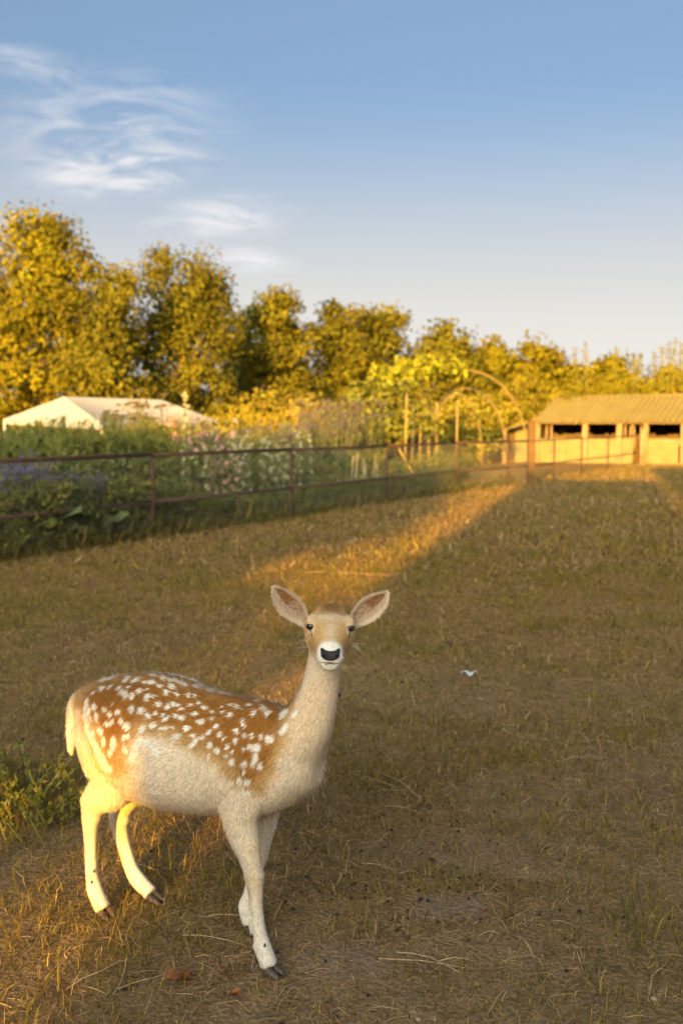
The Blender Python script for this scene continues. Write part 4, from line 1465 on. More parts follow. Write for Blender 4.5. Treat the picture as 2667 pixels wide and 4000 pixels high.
    def poly_sd(X, Y, poly):
        """signed distance to a polygon, positive inside"""
        d = np.full(len(X), 1e9)
        ins = np.zeros(len(X), bool)
        n = len(poly)
        for i in range(n):
            x0, y0 = poly[i]
            x1, y1 = poly[(i + 1) % n]
            ex, ey = x1 - x0, y1 - y0
            t = np.clip(((X - x0) * ex + (Y - y0) * ey) / (ex * ex + ey * ey), 0, 1)
            d = np.minimum(d, np.hypot(X - x0 - t * ex, Y - y0 - t * ey))
            c = ((y0 > Y) != (y1 > Y)) & (X < (x1 - x0) * (Y - y0) / (y1 - y0 + 1e-12) + x0)
            ins ^= c
        return np.where(ins, d, -d)

    def line_d(X, Y, pl):
        d = np.full(len(X), 1e9)
        for i in range(len(pl) - 1):
            x0, y0 = pl[i]
            x1, y1 = pl[i + 1]
            ex, ey = x1 - x0, y1 - y0
            t = np.clip(((X - x0) * ex + (Y - y0) * ey) / (ex * ex + ey * ey), 0, 1)
            d = np.minimum(d, np.hypot(X - x0 - t * ex, Y - y0 - t * ey))
        return d

    CREAM = np.array([.80, .635, .47])
    WHITE = np.array([.84, .765, .67])
    TAN = np.array([.57, .345, .145])
    RUST = np.array([.34, .138, .027])
    DARK = np.array([.20, .085, .025])

    def coat(P):
        n = len(P)
        a, b, z = local(P)
        f, s, u = headc(P)
        X, Y = survey(P)
        n1 = fbm(P * 60, 3, 3)
        n2 = fbm(P * 18, 9, 3)
        jx = (fbm(P * 90, 21, 2) - .5) * 6
        jy = (fbm(P * 90, 41, 2) - .5) * 6
        c = np.tile(CREAM, (n, 1)) * (.93 + .14 * n2)[:, None]
        # legs go whiter towards the hoof
        c = mixc(c, WHITE * .98, sstep(-z, -.33, -.08) * .8)
        lg = sstep(-z, -.42, -.36)
        c = mixc(c, TAN * 1.05, lg * sstep(n2, .50, .72) * .38 * sstep(z, .06, .16))
        for q_ in ((.306, .084, .29), (.207, -.085, .262), (-.37, .082, .37), (-.395, -.083, .27)):
            d_ = np.sqrt((a - q_[0]) ** 2 + (b - q_[1]) ** 2 + (z - q_[2]) ** 2)
            c = mixc(c, np.array([.50, .36, .22]), np.exp(-(d_ / .035) ** 2) * .45)
        c = mixc(c, np.array([.34, .255, .18]), sstep(-z, -.055, -.02) * .45 * (z > -.01))
        # tan upper neck and the front of the chest
        nk = sstep(z, .60, .80) * sstep(a, .33, .43)
        side = sstep(b * .857 + (a - .48) * .3, -.02, .05)
        c = mixc(c, TAN * 1.12, nk * (.10 + .34 * side) * (.7 + .6 * n2))
        # rust saddle
        sd = poly_sd(X, Y, rust_poly) + (n2 - .5) * 60
        rw = sstep(sd, -22, 30) * (z > .42) * sstep(-a, -.46, -.40)
        edge = sstep(sd, 10, 90)
        rust = TAN[None] * (1 - edge[:, None]) + RUST[None] * edge[:, None]
        top = sstep(z, .74, .81)
        rust = rust * (1 - .35 * top[:, None]) + DARK[None] * .35 * top[:, None]
        rust = rust * (.82 + .36 * n1)[:, None]
        # tan rump behind the white line and the thigh
        rear = sstep(-X, -(260 + .3827 * 330), -(260 + .3827 * 150))
        rust = mixc(rust, TAN * 1.05, rear * .25)
        c = c * (1 - rw[:, None]) + rust * rw[:, None]
        thigh = np.exp(-(((X - 420) / 85) ** 2 + ((Y - 2985) / 75) ** 2)) * (z > .35)
        c = mixc(c, TAN * 1.1, thigh * .55)
        # spots
        sw = np.zeros(n)
        Xj, Yj = X + jx, Y + jy
        for x0, y0, l, w, g in spots:
            k = np.nonzero((np.abs(Xj - x0) < 60) & (np.abs(Yj - y0) < 60))[0]
            if not len(k):
                continue
            dx, dy = Xj[k] - x0, Yj[k] - y0
            cg, sg = math.cos(R(g)), math.sin(R(g))
            dd = np.hypot((dx * cg + dy * sg) / l, (-dx * sg + dy * cg) / w)
            sw[k] = np.maximum(sw[k], sstep(-dd, -1.30, -.68))
        ld = line_d(Xj, Yj, rump_line)
        wd = 6 + 8 * sstep(Y, 2700, 3000)
        sw = np.maximum(sw, sstep(-ld / wd, -1.5, -.7) * .95)
        sw = np.maximum(sw, sstep(-line_d(Xj, Yj, thigh_line) / 14, -1.6, -.5) * .85)
        sw *= (z > .40) * (a < .50)
        c = mixc(c, WHITE, sw * .93)
        dors = sstep(-np.abs(b), -.034, -.010) * sstep(z, .73, .76) * (a < .44) * (a > -.44)
        c = mixc(c, DARK * 1.15, dors * .5)
        # tail and rump edge
        tl = sstep(-a, .462, .498) * (z > .44)
        c = mixc(c, WHITE, tl * .8)
        dk = sstep(-a, .470, .50) * sstep(-np.abs(b), -.010, -.002) * sstep(z, .62, .66)
        c = mixc(c, DARK, dk * .3)
        # shaded folds are left to the light; belly and inside of the legs a little whiter
        c = mixc(c, WHITE, sstep(-z, -.43, -.38) * (np.abs(a) < .3) * .4)
        # ---- head
        hw = sstep(f + .35 * u, -.135, -.10) * (z > .90)
        if hw.max() > 0:
            ss = np.abs(s)
            hc = np.tile(TAN * np.array([.98, .96, .94]), (n, 1)) * (.9 + .2 * n1)[:, None]
            hc = mixc(hc, CREAM, sstep(-u, .02, .07) * .85)                                        # jaw
            hc = mixc(hc, np.array([.36, .195, .075]), np.exp(-((f - .040) / .042) ** 2 - ((ss - .048) / .015) ** 2 - ((u + .03) / .026) ** 2) * .9)   # brown cheeks
            hc = mixc(hc, np.array([.19, .085, .022]), np.exp(-((f + .060) / .036) ** 4 - (ss / .035) ** 4) * sstep(u, -.012, .004) * .92)            # brown crown
            hc = mixc(hc, CREAM * 1.05, np.exp(-((f + .012) / .020) ** 2) * sstep(u, .010, .026) * .45)                                    # pale band under the crown
            hc = mixc(hc, CREAM * .95, np.exp(-(ss / .018) ** 2 - ((f - .05) / .045) ** 2) * sstep(u, -.01, .01) * .6)                       # pale bridge
            for rr, cc in (((.019, .013), WHITE),):
                de = np.hypot((f - .012) / .026, (u - .011) / .016)
                hc = mixc(hc, cc, sstep(-de, -1.1, -.8) * (ss > .044) * .35)                               # pale eye ring
            mz = sstep(f + .10 * np.abs(u + .02), .080, .100)
            hc = mixc(hc, WHITE * 1.0, mz * .95)                                                    # white muzzle
            hc = mixc(hc, WHITE, sstep(f, .05, .075) * sstep(-u, .036, .052) * .9)                           # white chin
            hc = mixc(hc, np.array([.33, .27, .21]), np.exp(-((f - .098) / .016) ** 2 - ((u + .068) / .010) ** 2) * .55)      # grey under the lip
            c = c * (1 - hw[:, None]) + hc * hw[:, None]
        return np.clip(c, 0.02, .90)

    bc = coat(V)
    ca = body_me.color_attributes.new('tint', 'FLOAT_COLOR', 'POINT')
    c4 = np.ones((nv, 4), np.float32)
    c4[:, :3] = bc
    ca.data.foreach_set('color', c4.ravel())

    m_coat = mat('deer coat', attr='tint', rough=.8, noise=(140, .12), spec=.12, sheen=.05)
    root = empty('deer', tuple(O), 0.0, label='spotted fallow deer doe standing on the dry grass and looking at the viewer', cat='deer')
    inv = Matrix.Translation(-Vector(O))

    def part(name, me, m, parent=root):
        me.transform(inv)
        return link(name, me, m, parent)

    body = part('body', body_me, m_coat)
    bvh = BVHTree.FromPolygons([tuple(v) for v in V], [tuple(p.vertices) for p in body_me.polygons])

    # ---- flies sitting on the coat
    m_fly = mat('fly', (.012, .011, .012), .4, spec=.4)
    for fx, fy, lab in ((1033, 3690, 'small dark fly sitting on the near front leg of the deer'), (366, 3400, 'small dark fly on the near hind leg of the deer above the fetlock'),
                        (361, 3443, 'second small fly on the near hind fetlock of the deer'), (1318, 2712, 'small dark fly on the neck of the deer')):
        hit = bvh.ray_cast(Vector((0, 0, CAM_Z)), view_dir(fx, fy).normalized())
        if hit[0] is None:
            hit = bvh.find_nearest(at(fx, fy, 2.9))
        fl = empty('fly', tuple(hit[0] + hit[1] * .006), 0, label=lab, cat='fly')
        bmf = bmesh.new()
        bmesh.ops.create_icosphere(bmf, subdivisions=2, radius=.0034, matrix=Matrix.Diagonal((.8, .8, 1.7, 1)))
        mef = bpy.data.meshes.new('body')
        bmf.to_mesh(mef)
        bmf.free()
        link('body', mef, m_fly, fl)
        for sg in (-1, 1):
            MB().add([(0, 0, .003), (sg * .004, -.001, -.004), (sg * .001, -.001, -.007)], [(0, 1, 2)]).build('wing', m_fly, fl)
    # ---- ears
    m_ear = mat('deer ear', attr='tint', rough=.85, spec=.1, trans=.12)
    ear_roots = []
    for sg, base, tip in ((-1, at(1183, 2415, 2.862), at(1070, 2291, 2.842)), (1, at(1383, 2422, 2.862), at(1514, 2312, 2.842))):
        base, tip = np.array(base), np.array(tip)
        ax_l = tip - base
        Ln = np.linalg.norm(ax_l)
        ax_l /= Ln
        face = np.array([sg * .12, -1, .10])
        face -= ax_l * face.dot(ax_l)
        face /= np.linalg.norm(face)
        wv = np.cross(ax_l, face) * 1.0
        if wv[2] < 0:
            wv = -wv                                   # towards the upper edge of the ear
        nt_, nw = 26, 17
        ts = np.linspace(-.16, 1, nt_)
        prof_t = [-.16, 0, .12, .28, .45, .62, .78, .90, .97, 1.0]
        prof_lo = [.010, .019, .027, .034, .036, .033, .025, .015, .007, .001]   # lower / outer edge
        prof_up = [.010, .018, .024, .030, .032, .028, .020, .011, .005, .001]
        EV, EC = [], []
        for layer in (0, 1):
            for t in ts:
                lo, up_ = np.interp(t, prof_t, prof_lo), np.interp(t, prof_t, prof_up)
                for v in np.linspace(-1, 1, nw):
                    w = v * (up_ if v > 0 else lo)
                    cup = (.020 * (1 - .55 * max(t, 0))) * (abs(v) ** 1.7) - .010 + .012 * max(t, 0) ** 2
                    if t < .1:
                        cup += (.1 - t) * .05 * (abs(v) ** 2)
                    th = .0045 * (1 - abs(v) ** 3)
                    p = base + ax_l * t * Ln + wv * w + face * (cup - (th if layer else 0))
                    EV.append(p)
                    if layer == 0:
                        rim = max(abs(v) ** 3.0, np.clip((t - .84) / .16, 0, 1), np.clip((.12 - t) / .16, 0, 1))
                        inner = np.array([.40, .17, .055])
                        streak = .5 + .5 * math.sin(v * 9 + t * 14)
                        c = inner * (.75 + .4 * streak)
                        c = c * (1 - rim) + CREAM * .98 * rim
                        lo_w = np.clip((-v - .1) / .6, 0, 1) * .45
                        c = c * (1 - lo_w) + np.array([.52, .42, .33]) * lo_w
                    else:
                        c = TAN * .8
                    EC.append(c)
        EV, EC = np.array(EV), np.array(EC)
        q = []
        for layer in (0, 1):
            o_ = layer * nt_ * nw
            for i in range(nt_ - 1):
                for j in range(nw - 1):
                    f4 = (o_ + i * nw + j, o_ + i * nw + j + 1, o_ + (i + 1) * nw + j + 1, o_ + (i + 1) * nw + j)
                    q.append(f4 if layer else f4[::-1])
        k = nt_ * nw
        for i in range(nt_ - 1):
            for j in (0, nw - 1):
                f4 = (i * nw + j, (i + 1) * nw + j, k + (i + 1) * nw + j, k + i * nw + j)
                q.append(f4 if j else f4[::-1])
        for j in range(nw - 1):
            q.append(((nt_ - 1) * nw + j, k + (nt_ - 1) * nw + j, k + (nt_ - 1) * nw + j + 1, (nt_ - 1) * nw + j + 1))
        me = np_mesh('ear', EV, np.array(q), EC, smooth=True)
        part('ear', me, m_ear)
        ear_roots.append((base, ax_l, face, wv, Ln, EV, EC, nt_, nw))

    # ---- eyes
    m_eye = mat('eye', (.012, .008, .006), .06, spec=.8)
    m_iris = mat('iris', (.06, .028, .012), .08, spec=.8)
    for sg, e in zip((-1, 1), eyes):
        bm = bmesh.new()
        bmesh.ops.create_uvsphere(bm, u_segments=24, v_segments=16, radius=.0142)
        me = bpy.data.meshes.new('eye')
        bm.to_mesh(me)
        bm.free()
        for p_ in me.polygons:
            p_.use_smooth = True
        me.transform(Matrix.Translation(Vector(e)))
        eo = part('eye', me, m_eye)
        # eyelids: dark rims with a tear line running to the nose
        for up in (1, -1):
            pts = []
            for t in np.linspace(0, 1, 9):
                ang = R(-62 + 150 * t)
                dirv = Fh * math.cos(ang) + sg * S * math.sin(ang)
                h_ = (.0112 if up > 0 else -.0042) * math.sin(math.pi * (.06 + .88 * t)) ** .8
                pts.append(np.array(e) + dirv * math.sqrt(.0146 ** 2 - h_ ** 2) + U * h_)
            mb = MB()
            mb.tube(pts, [.0009] + [.0014] * 7 + [.0009], 6)
            lidc = (.56, .385, .20) if up > 0 else (.60, .47, .32)
            V_, F_ = [], []
            for i_, la_ in enumerate(np.linspace(.90 if up > 0 else .34, 1.40, 8)):
                for j_, an_ in enumerate(np.linspace(-80, 110, 16)):
                    dr = Fh * math.cos(R(an_)) + sg * S * math.sin(R(an_))
                    edge_ = la_ if i_ else (.86 if up > 0 else .28) * math.sin(math.pi * (j_ + .5) / 16) ** .6
                    V_.append(tuple(np.array(e) + .0150 * (dr * math.cos(edge_) + U * up * math.sin(edge_))))
            for i_ in range(7):
                for j_ in range(15):
                    F_.append((i_ * 16 + j_, i_ * 16 + j_ + 1, i_ * 16 + 17 + j_, i_ * 16 + 16 + j_))
            cap = MB().add(V_, F_).build('eyelid_skin', mat('eyelid skin', lidc, .8, noise=(300, .2)), eo, True)
            cap.data.transform(inv)
            lid = mb.build('eyelid', mat('eyelid', (.05, .035, .028) if up > 0 else (.12, .085, .06), .5), None, True)
            lid.data.transform(inv)
            lid.parent = eo
        pts = []
        for t in np.linspace(0, 1, 6):
            h0 = np.array(H(.020 + .024 * t, sg * (.057 - .015 * t), .008 - .016 * t))
            loc, nrm_, _, _ = bvh.find_nearest(Vector(h0))
            pts.append(loc + nrm_ * .0012)
        mb = MB()
        mb.tube(pts, [.0012, .0017, .0015, .0012, .0008, .0004], 6)
        tl_ = mb.build('tear_line', mat('tear line', (.10, .066, .045), .8), None, True)
        tl_.data.transform(inv)
        tl_.parent = eo

    # ---- nose pad with nostrils, mouth
    m_nose = mat('nose', (.035, .030, .031), .58, noise=(260, .35), bump=(420, .0012), spec=.25)
    m_nostril = mat('nostril', (.008, .007, .007), .7)
    nose_poly = np.array([1, .80]) * np.array([(-.0262, .0012), (-.020, .0050), (-.009, .0052), (0, .0044), (.009, .0052), (.020, .0050), (.0262, .0012), (.0274, -.003), (.0256, -.008), (.0212, -.0135), (.014, -.0185), (.006, -.022), (-.006, -.022), (-.014, -.0185), (-.0212, -.0135), (-.0256, -.008), (-.0274, -.003)])
    # smooth outline, then rings from the outline to the middle, laid on the muzzle
    npl = len(nose_poly)
    outl = []
    for i_ in range(npl):
        p0, p1, p2, p3 = (nose_poly[(i_ + k_ - 1) % npl] for k_ in range(4))
        for t_ in (0, .25, .5, .75):
            outl.append(.5 * (2 * p1 + (p2 - p0) * t_ + (2 * p0 - 5 * p1 + 4 * p2 - p3) * t_ ** 2 + (3 * p1 - p0 - 3 * p2 + p3) * t_ ** 3))
    outl = np.array(outl)
    no_n, rings_n = len(outl), 12
    u_off = .0015
    SU, FF, DD = [], [], []
    for k_ in range(rings_n):
        for q_ in outl:
            s_, u_ = q_ * (1 - k_ / rings_n)
            hit = bvh.ray_cast(Vector(H(.22, s_, u_ + u_off)), Vector(-Fh))
            p = np.array(hit[0]) if hit[0] is not None else H(.10, s_, u_ + u_off)
            SU.append((s_, u_))
            FF.append((p - E0) @ Fh)
            DD.append((-.0006, .0016, .0022, .0026)[min(k_, 3)] - .0014 * math.exp(-(s_ / .0012) ** 2) * (u_ < -.002))
    SU, FF, DD = np.array(SU), np.array(FF), np.array(DD)
    gap = np.hypot(SU[:, None, 0] - SU[None, :, 0], SU[:, None, 1] - SU[None, :, 1])
    hi = np.max(np.where(gap < .0035, FF[None, :], -1), axis=1)
    wg = np.exp(-(gap / .002) ** 2)
    hi = (wg @ hi) / wg.sum(1)
    inner = np.arange(len(FF)) >= no_n
    FF = np.where(inner, np.maximum(hi, FF), FF) + DD
    NV = [H(f_, s_, u_ + u_off) for f_, (s_, u_) in zip(FF, SU)]
    q = [(i_ * no_n + j_, i_ * no_n + (j_ + 1) % no_n, (i_ + 1) * no_n + (j_ + 1) % no_n, (i_ + 1) * no_n + j_) for i_ in range(rings_n - 1) for j_ in range(no_n)]
    NV.append(np.mean(NV[-no_n:], axis=0))
    tq = [((rings_n - 1) * no_n + j_, (rings_n - 1) * no_n + (j_ + 1) % no_n, len(NV) - 1) for j_ in range(no_n)]
    me = np_mesh('nose', np.array(NV), [np.array(q), np.array(tq)], smooth=True)
    bmn = bmesh.new()
    bmn.from_mesh(me)
    bmesh.ops.recalc_face_normals(bmn, faces=bmn.faces)
    bmn.to_mesh(me)
    bmn.free()
    no = part('nose', me, m_nose)
    for sg in (-1, 1):
        pts = []
        for t in np.linspace(-1, 1, 7):
            s_ = sg * (.0175 + .0055 * t)
            u_ = .0006 + .0008 * t - .0010 * t * t
            hit = bvh.ray_cast(Vector(H(.22, s_, u_ + u_off)), Vector(-Fh))
            pts.append(hit[0] + Vector(Fh) * .0048)
        mb = MB()
        mb.tube(pts, [.0010, .0018, .0024, .0026, .0024, .0018, .0010], 8)
        o_ = mb.build('nostril', m_nostril, None, True)
        o_.data.transform(inv)
        o_.parent = no
    # mouth: dark line and lower lip
    for nm, dz, rr, colr, half in (('mouth_line', -.0225, .0015, (.05, .035, .03), .031), ('lower_lip', -.0252, .0020, (.34, .19, .14), .015)):
        pts = []
        for t in np.linspace(-1, 1, 13):
            s_ = t * half
            u_ = dz - .003 * abs(t) ** 2.2 + .0010 * math.cos(t * 3)
            hit = bvh.ray_cast(Vector(H(.22, s_, u_)), Vector(-Fh))
            if hit[0] is not None:
                pts.append(hit[0] + Vector(Fh) * .0002)
        mb = MB()
        mb.tube(pts, [rr * (.35 + .65 * math.sin(math.pi * (i + .5) / len(pts))) for i in range(len(pts))], 6)
        o_ = mb.build(nm, mat(nm.replace('_', ' '), colr, .6), None, True)
        o_.data.transform(inv)
        o_.parent = root

    # ---- hooves: two claws on each foot, dew claws behind
    m_hoof = mat('hoof', (.075, .05, .04), .5, noise=(90, .35), bump=(130, .0015), spec=.4)
    def claw(c, yaw, ln, wd, ht, side):
        """wedge-shaped claw: long sloping front, flat sole"""
        rows = []
        n = 12
        for t in np.linspace(0, 1, 9):
            x = -.35 * ln + ln * 1.0 * t
            h = ht * (1.0 - .84 * t ** 1.25)
            w = wd * (1.0 - .72 * t ** 2.2)
            ring = []
            for k in range(n):
                th = 2 * math.pi * k / n
                yy = math.cos(th) * w
                zz = max(math.sin(th), -.30) * h * .72 + h * .22
                yy += side * -.18 * wd * t * t
                ring.append((x, yy, zz))
            rows.append(ring)
        mb = MB()
        V_ = [v for r_ in rows for v in r_]
        F_ = [(i * n + j, i * n + (j + 1) % n, (i + 1) * n + (j + 1) % n, (i + 1) * n + j) for i in range(8) for j in range(n)]
        F_ += [tuple(range(n))[::-1], tuple(8 * n + j for j in range(n))]
        mb.add(V_, F_)
        o_ = mb.build('hoof', m_hoof, None, True)
        o_.data.transform(inv @ Matrix.Translation(Vector(c)) @ Matrix.Rotation(yaw, 4, 'Z'))
        o_.parent = root
    base_yaw = -HEAD
    for a_, b_, yw in ((.381, .083, -6), (.190, -.085, 0), (-.298, .080, -10), (-.228, -.083, 4)):
        for side in (1, -1):
            y_ = base_yaw + R(yw) + R(4) * side
            c = W(a_, b_, 0) + side * .0150 * np.array([-math.sin(y_), math.cos(y_), 0])
            claw(c, y_, .054, .0145, .034, side)
    for rows in (near_front, far_front, near_hind, far_hind):
        a_, b_, z_, r1, _ = rows[-3]
        for side in (1, -1):
            c = W(a_ - r1 * .95, b_ + side * .011, z_ - .014)
            mb = MB()
            mb.tube([c + np.array([0, 0, .012]), c, c - A * .004 - np.array([0, 0, .010])], [.006, .0058, .0025], 8)
            o_ = mb.build('dew_claw', m_hoof, None, True)
            o_.data.transform(inv)
            o_.parent = root

    # ---- fur: short combed hairs all over, longer on the chest, tail and back
    tri = []
    for p_ in body_me.polygons:
        v = p_.vertices
        tri.append((v[0], v[1], v[2]))
        if len(v) == 4:
            tri.append((v[0], v[2], v[3]))
    tri = np.array(tri)
    e1, e2 = V[tri[:, 1]] - V[tri[:, 0]], V[tri[:, 2]] - V[tri[:, 0]]
    ar = .5 * np.linalg.norm(np.cross(e1, e2), axis=1)
    cz = V[tri].mean(1)
    dens = np.ones(len(tri))
    fz, sz, uz = headc(cz)
    is_head = (fz + .35 * uz > -.12) & (cz[:, 2] > .9)
    dens[is_head] = 2.6
    dens[cz[:, 2] < .35] = 1.5
    on_nose = (fz > .095) & (poly_sd(sz, uz - u_off, nose_poly) > -.0035)
    dens[on_nose] = 0
    prob = ar * dens
    prob /= prob.sum()
    NS = FUR_COUNT
    pick = RNG.choice(len(tri), NS, p=prob)
    r1, r2 = RNG.random(NS), RNG.random(NS)
    sq = np.sqrt(r1)
    w0, w1, w2 = 1 - sq, sq * (1 - r2), sq * r2
    T = tri[pick]
    P = V[T[:, 0]] * w0[:, None] + V[T[:, 1]] * w1[:, None] + V[T[:, 2]] * w2[:, None]
    Nn = NRM[T[:, 0]] * w0[:, None] + NRM[T[:, 1]] * w1[:, None] + NRM[T[:, 2]] * w2[:, None]
    Nn /= np.linalg.norm(Nn, axis=1)[:, None]
    # comb field from skeleton segments
    segs = []

    def seg(p, q):
        segs.append((np.array(p), np.array(q)))
    seg(H(.135, 0, -.01), H(.05, 0, -.01)); seg(H(.05, 0, -.01), H(-.08, 0, 0)); seg(H(.05, 0, -.06), H(-.06, 0, -.08))
    nk = [W(*r_[:3]) for r_ in neck[::-1]]
    for i in range(len(nk) - 1):
        seg(nk[i], nk[i + 1])
    seg(W(.35, 0, .66), W(.1, 0, .62)); seg(W(.1, 0, .62), W(-.2, 0, .60)); seg(W(-.2, 0, .60), W(-.42, 0, .60)); seg(W(-.45, 0, .71), W(-.51, 0, .52))
    for rows in (near_front, far_front, near_hind, far_hind):
        for i in range(1, len(rows) - 1):
            seg(W(*rows[i][:3]), W(*rows[i + 1][:3]))
    acc = np.zeros((NS, 3))
    for p, q_ in segs:
        d = q_ - p
        L2 = d @ d
        t = np.clip(((P - p) @ d) / L2, 0, 1)
        dist = np.linalg.norm(P - p - t[:, None] * d, axis=1)
        acc += (np.exp(-dist / .03) + 1e-9)[:, None] * (d / math.sqrt(L2))[None]
    acc /= np.linalg.norm(acc, axis=1)[:, None]
    a, b, z = local(P)
    f, s, u = headc(P)
    onhead = (f + .35 * u > -.12) & (z > .9)
    trunkw = sstep(z, .45, .60) * (~onhead) * sstep(-a, -.42, -.30)
    acc += trunkw[:, None] * np.array([0, 0, -.55])           # the coat on the flanks lies down and back
    swirl = (fbm(P * 14, 5, 2) - .5)[:, None] * np.cross(Nn, acc) * 1.1
    acc = acc + swirl
    acc -= Nn * np.sum(acc * Nn, axis=1)[:, None]
    acc /= np.linalg.norm(acc, axis=1)[:, None] + 1e-9
    acc0 = acc.copy()
    acc += RNG.normal(0, .16, (NS, 3))
    ln = np.full(NS, .016)
    ln = np.where(z < .42, .007 + .008 * sstep(z, .25, .45), ln)
    ln = np.where(onhead, .0052, ln)
    ln = np.where(onhead & (f > .09), .003, ln)
    ln = np.where((~onhead) & (z > .70) & (a > .38), .010, ln)
    back = (z > .74) & (a < .40)
    ln = np.where(back, .018, ln)
    under = (z < .47) & (z > .37) & (np.abs(Nn[:, 2]) > .2) & (Nn[:, 2] < 0) & (a > -.25)
    ln = np.where(under, .020, ln)
    brisket = sstep(a + .4 * Nn @ A, .62, .80) * sstep(-z, -.76, -.66) * sstep(z, .40, .46)
    ln = ln + brisket * .014
    tailw = (a < -.465) & (z > .45)
    ln = np.where(tailw, .020, ln)
    ln = ln * RNG.uniform(.65, 1.25, NS)
    lift = np.where(onhead, .42, np.where(z < .40, .32, .25))
    lift = np.where(tailw, .30, lift)
    lift = np.where(back, .28, lift)
    lift = lift + brisket * .22
    # stray long hairs
    stray = RNG.random(NS) < np.where(brisket > .3, .03, np.where(back | under | tailw, .02, .0015)) * (~onhead) * (z > .36)
    ln = np.where(stray, ln * 1.9, ln)
    lift = np.where(stray, lift + .45, lift)
    D1 = acc + Nn * lift[:, None]
    D1 /= np.linalg.norm(D1, axis=1)[:, None]
    D2 = acc + Nn * (lift * .35)[:, None] + np.where(stray, .5, .12)[:, None] * np.array([0, 0, -1.0]) * (z > .3)[:, None] * .6
    D2 /= np.linalg.norm(D2, axis=1)[:, None]
    lat = np.cross(D1, Nn)
    lat /= np.linalg.norm(lat, axis=1)[:, None] + 1e-9
    wd = np.where(onhead, .0007, np.where(z < .35, .0009, .0013)) * RNG.uniform(.7, 1.3, NS)
    wd = np.where(stray, wd * .55, wd)
    P0 = P - Nn * .0003
    P1 = P0 + D1 * (ln * .5)[:, None]
    P2 = P1 + D2 * (ln * .5)[:, None]
    FV = np.stack([P0 - lat * wd[:, None], P0 + lat * wd[:, None], P1 - lat * (wd * .85)[:, None], P1 + lat * (wd * .85)[:, None], P2], axis=1)
    col = coat(P) * (RNG.normal(1.0, .15, NS) + (fbm(P * 150 - acc0 * (np.sum(P * acc0, axis=1) * 128)[:, None], 55, 2) - .5) * .5).clip(.6, 1.35)[:, None]
    FC = np.repeat(col[:, None, :], 5, axis=1)
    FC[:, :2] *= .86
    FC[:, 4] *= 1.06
    FN = np.repeat((Nn + 0 * D1)[:, None, :], 5, axis=1)
    idx = np.arange(NS)[:, None] * 5
    quads = np.concatenate([idx, idx + 1, idx + 3, idx + 2], axis=1)
    tris = np.concatenate([idx + 2, idx + 3, idx + 4], axis=1)
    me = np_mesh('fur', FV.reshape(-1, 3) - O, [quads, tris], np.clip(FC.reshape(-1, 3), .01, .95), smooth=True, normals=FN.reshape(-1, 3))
    fo = link('fur', me, m_coat, root)
    fo['kind'] = 'stuff'

    # ---- ear fringe, whiskers and lashes
    mb_v, mb_c, mb_n = [], [], []

    def hair(p, d, l, w, c, droop=.2, n_=None):
        p, d = np.array(p), np.array(d)
        d = d / np.linalg.norm(d)
        vv = np.array([0, 1.0, 0])
        la = np.cross(d, vv)
        la /= np.linalg.norm(la) + 1e-9
        p1 = p + d * l * .5
        d2 = d + np.array([0, 0, -droop])
        d2 /= np.linalg.norm(d2)
        p2 = p1 + d2 * l * .5
        mb_v.append([p - la * w, p + la * w, p1 - la * w * .7, p1 + la * w * .7, p2])
        mb_c.append([c] * 5)
        mb_n.append([n_ if n_ is not None else np.array([0, -1, .2])] * 5)
    rg_ = random.Random(4)
    for base, ax_l, face, wv, Ln, EV, EC, nt_, nw in ear_roots:
        for k in range(4200):
            i, j = rg_.randrange(nt_), rg_.randrange(nw)
            t = i / (nt_ - 1)
            v = -1 + 2 * j / (nw - 1)
            p = EV[i * nw + j] + np.array([rg_.gauss(0, .0015), rg_.gauss(0, .0004), rg_.gauss(0, .0015)])
            c = EC[i * nw + j]
            rim = abs(v) > .72 or t > .9
            if rim:
                d = wv * (1 if v > 0 else -1) * .8 + ax_l * .7 + face * rg_.uniform(.0, .5)
                l = rg_.uniform(.004, .009)
                c = CREAM * rg_.uniform(.85, 1.1)
            else:
                d = ax_l * .8 - wv * v * .6 + face * .22 + wv * rg_.gauss(0, .3)
                l = rg_.uniform(.006, .013)
                if v < -.35 or rg_.random() < .15:
                    c = CREAM * rg_.uniform(.7, 1.05)
                else:
                    c = np.array([.36, .155, .05]) * rg_.uniform(.7, 1.2)
                if rg_.random() < .35 and t < .5:
                    c = CREAM * rg_.uniform(.8, 1.1)
                    l *= 1.6
            hair(p, d, l, .00034, np.clip(c, 0, .9), .05, face)
    for sg in (-1, 1):
        for k in range(11):
            p = H(.01 + rg_.uniform(-.01, .03), sg * .060, -.014 - rg_.uniform(0, .03))
            hair(p, S * sg * rg_.uniform(.7, 1.1) + np.array([0, -.3, rg_.uniform(-.7, .1)]), rg_.uniform(.035, .07), .00028, np.array([.6, .5, .36]), .35)
        for k in range(9):
            p = H(.112, sg * rg_.uniform(.024, .034), -.040 - rg_.uniform(0, .012))
            hair(p, S * sg * .8 + np.array([0, -.3, rg_.uniform(-.6, 0)]), rg_.uniform(.015, .04), .00024, np.array([.6, .5, .38]), .3)
        for k in range(18):
            t = k / 17
            ang = R(-40 + 120 * t)
            dirv = Fh * math.cos(ang) + sg * S * math.sin(ang)
            p = np.array(H(.006, sg * .0560, .0120)) + dirv * .0148 + U * .0070 * math.sin(math.pi * (.1 + .8 * t))
            hair(p, dirv * 1.0 + U * rg_.uniform(.5, 1.0), rg_.uniform(.005, .009), .0004, np.array([.55, .45, .33]) if rg_.random() < .5 else np.array([.10, .07, .05]), .5)
    MV, MC, MN = np.array(mb_v), np.array(mb_c), np.array(mb_n)
    n_ = len(MV)
    idx = np.arange(n_)[:, None] * 5
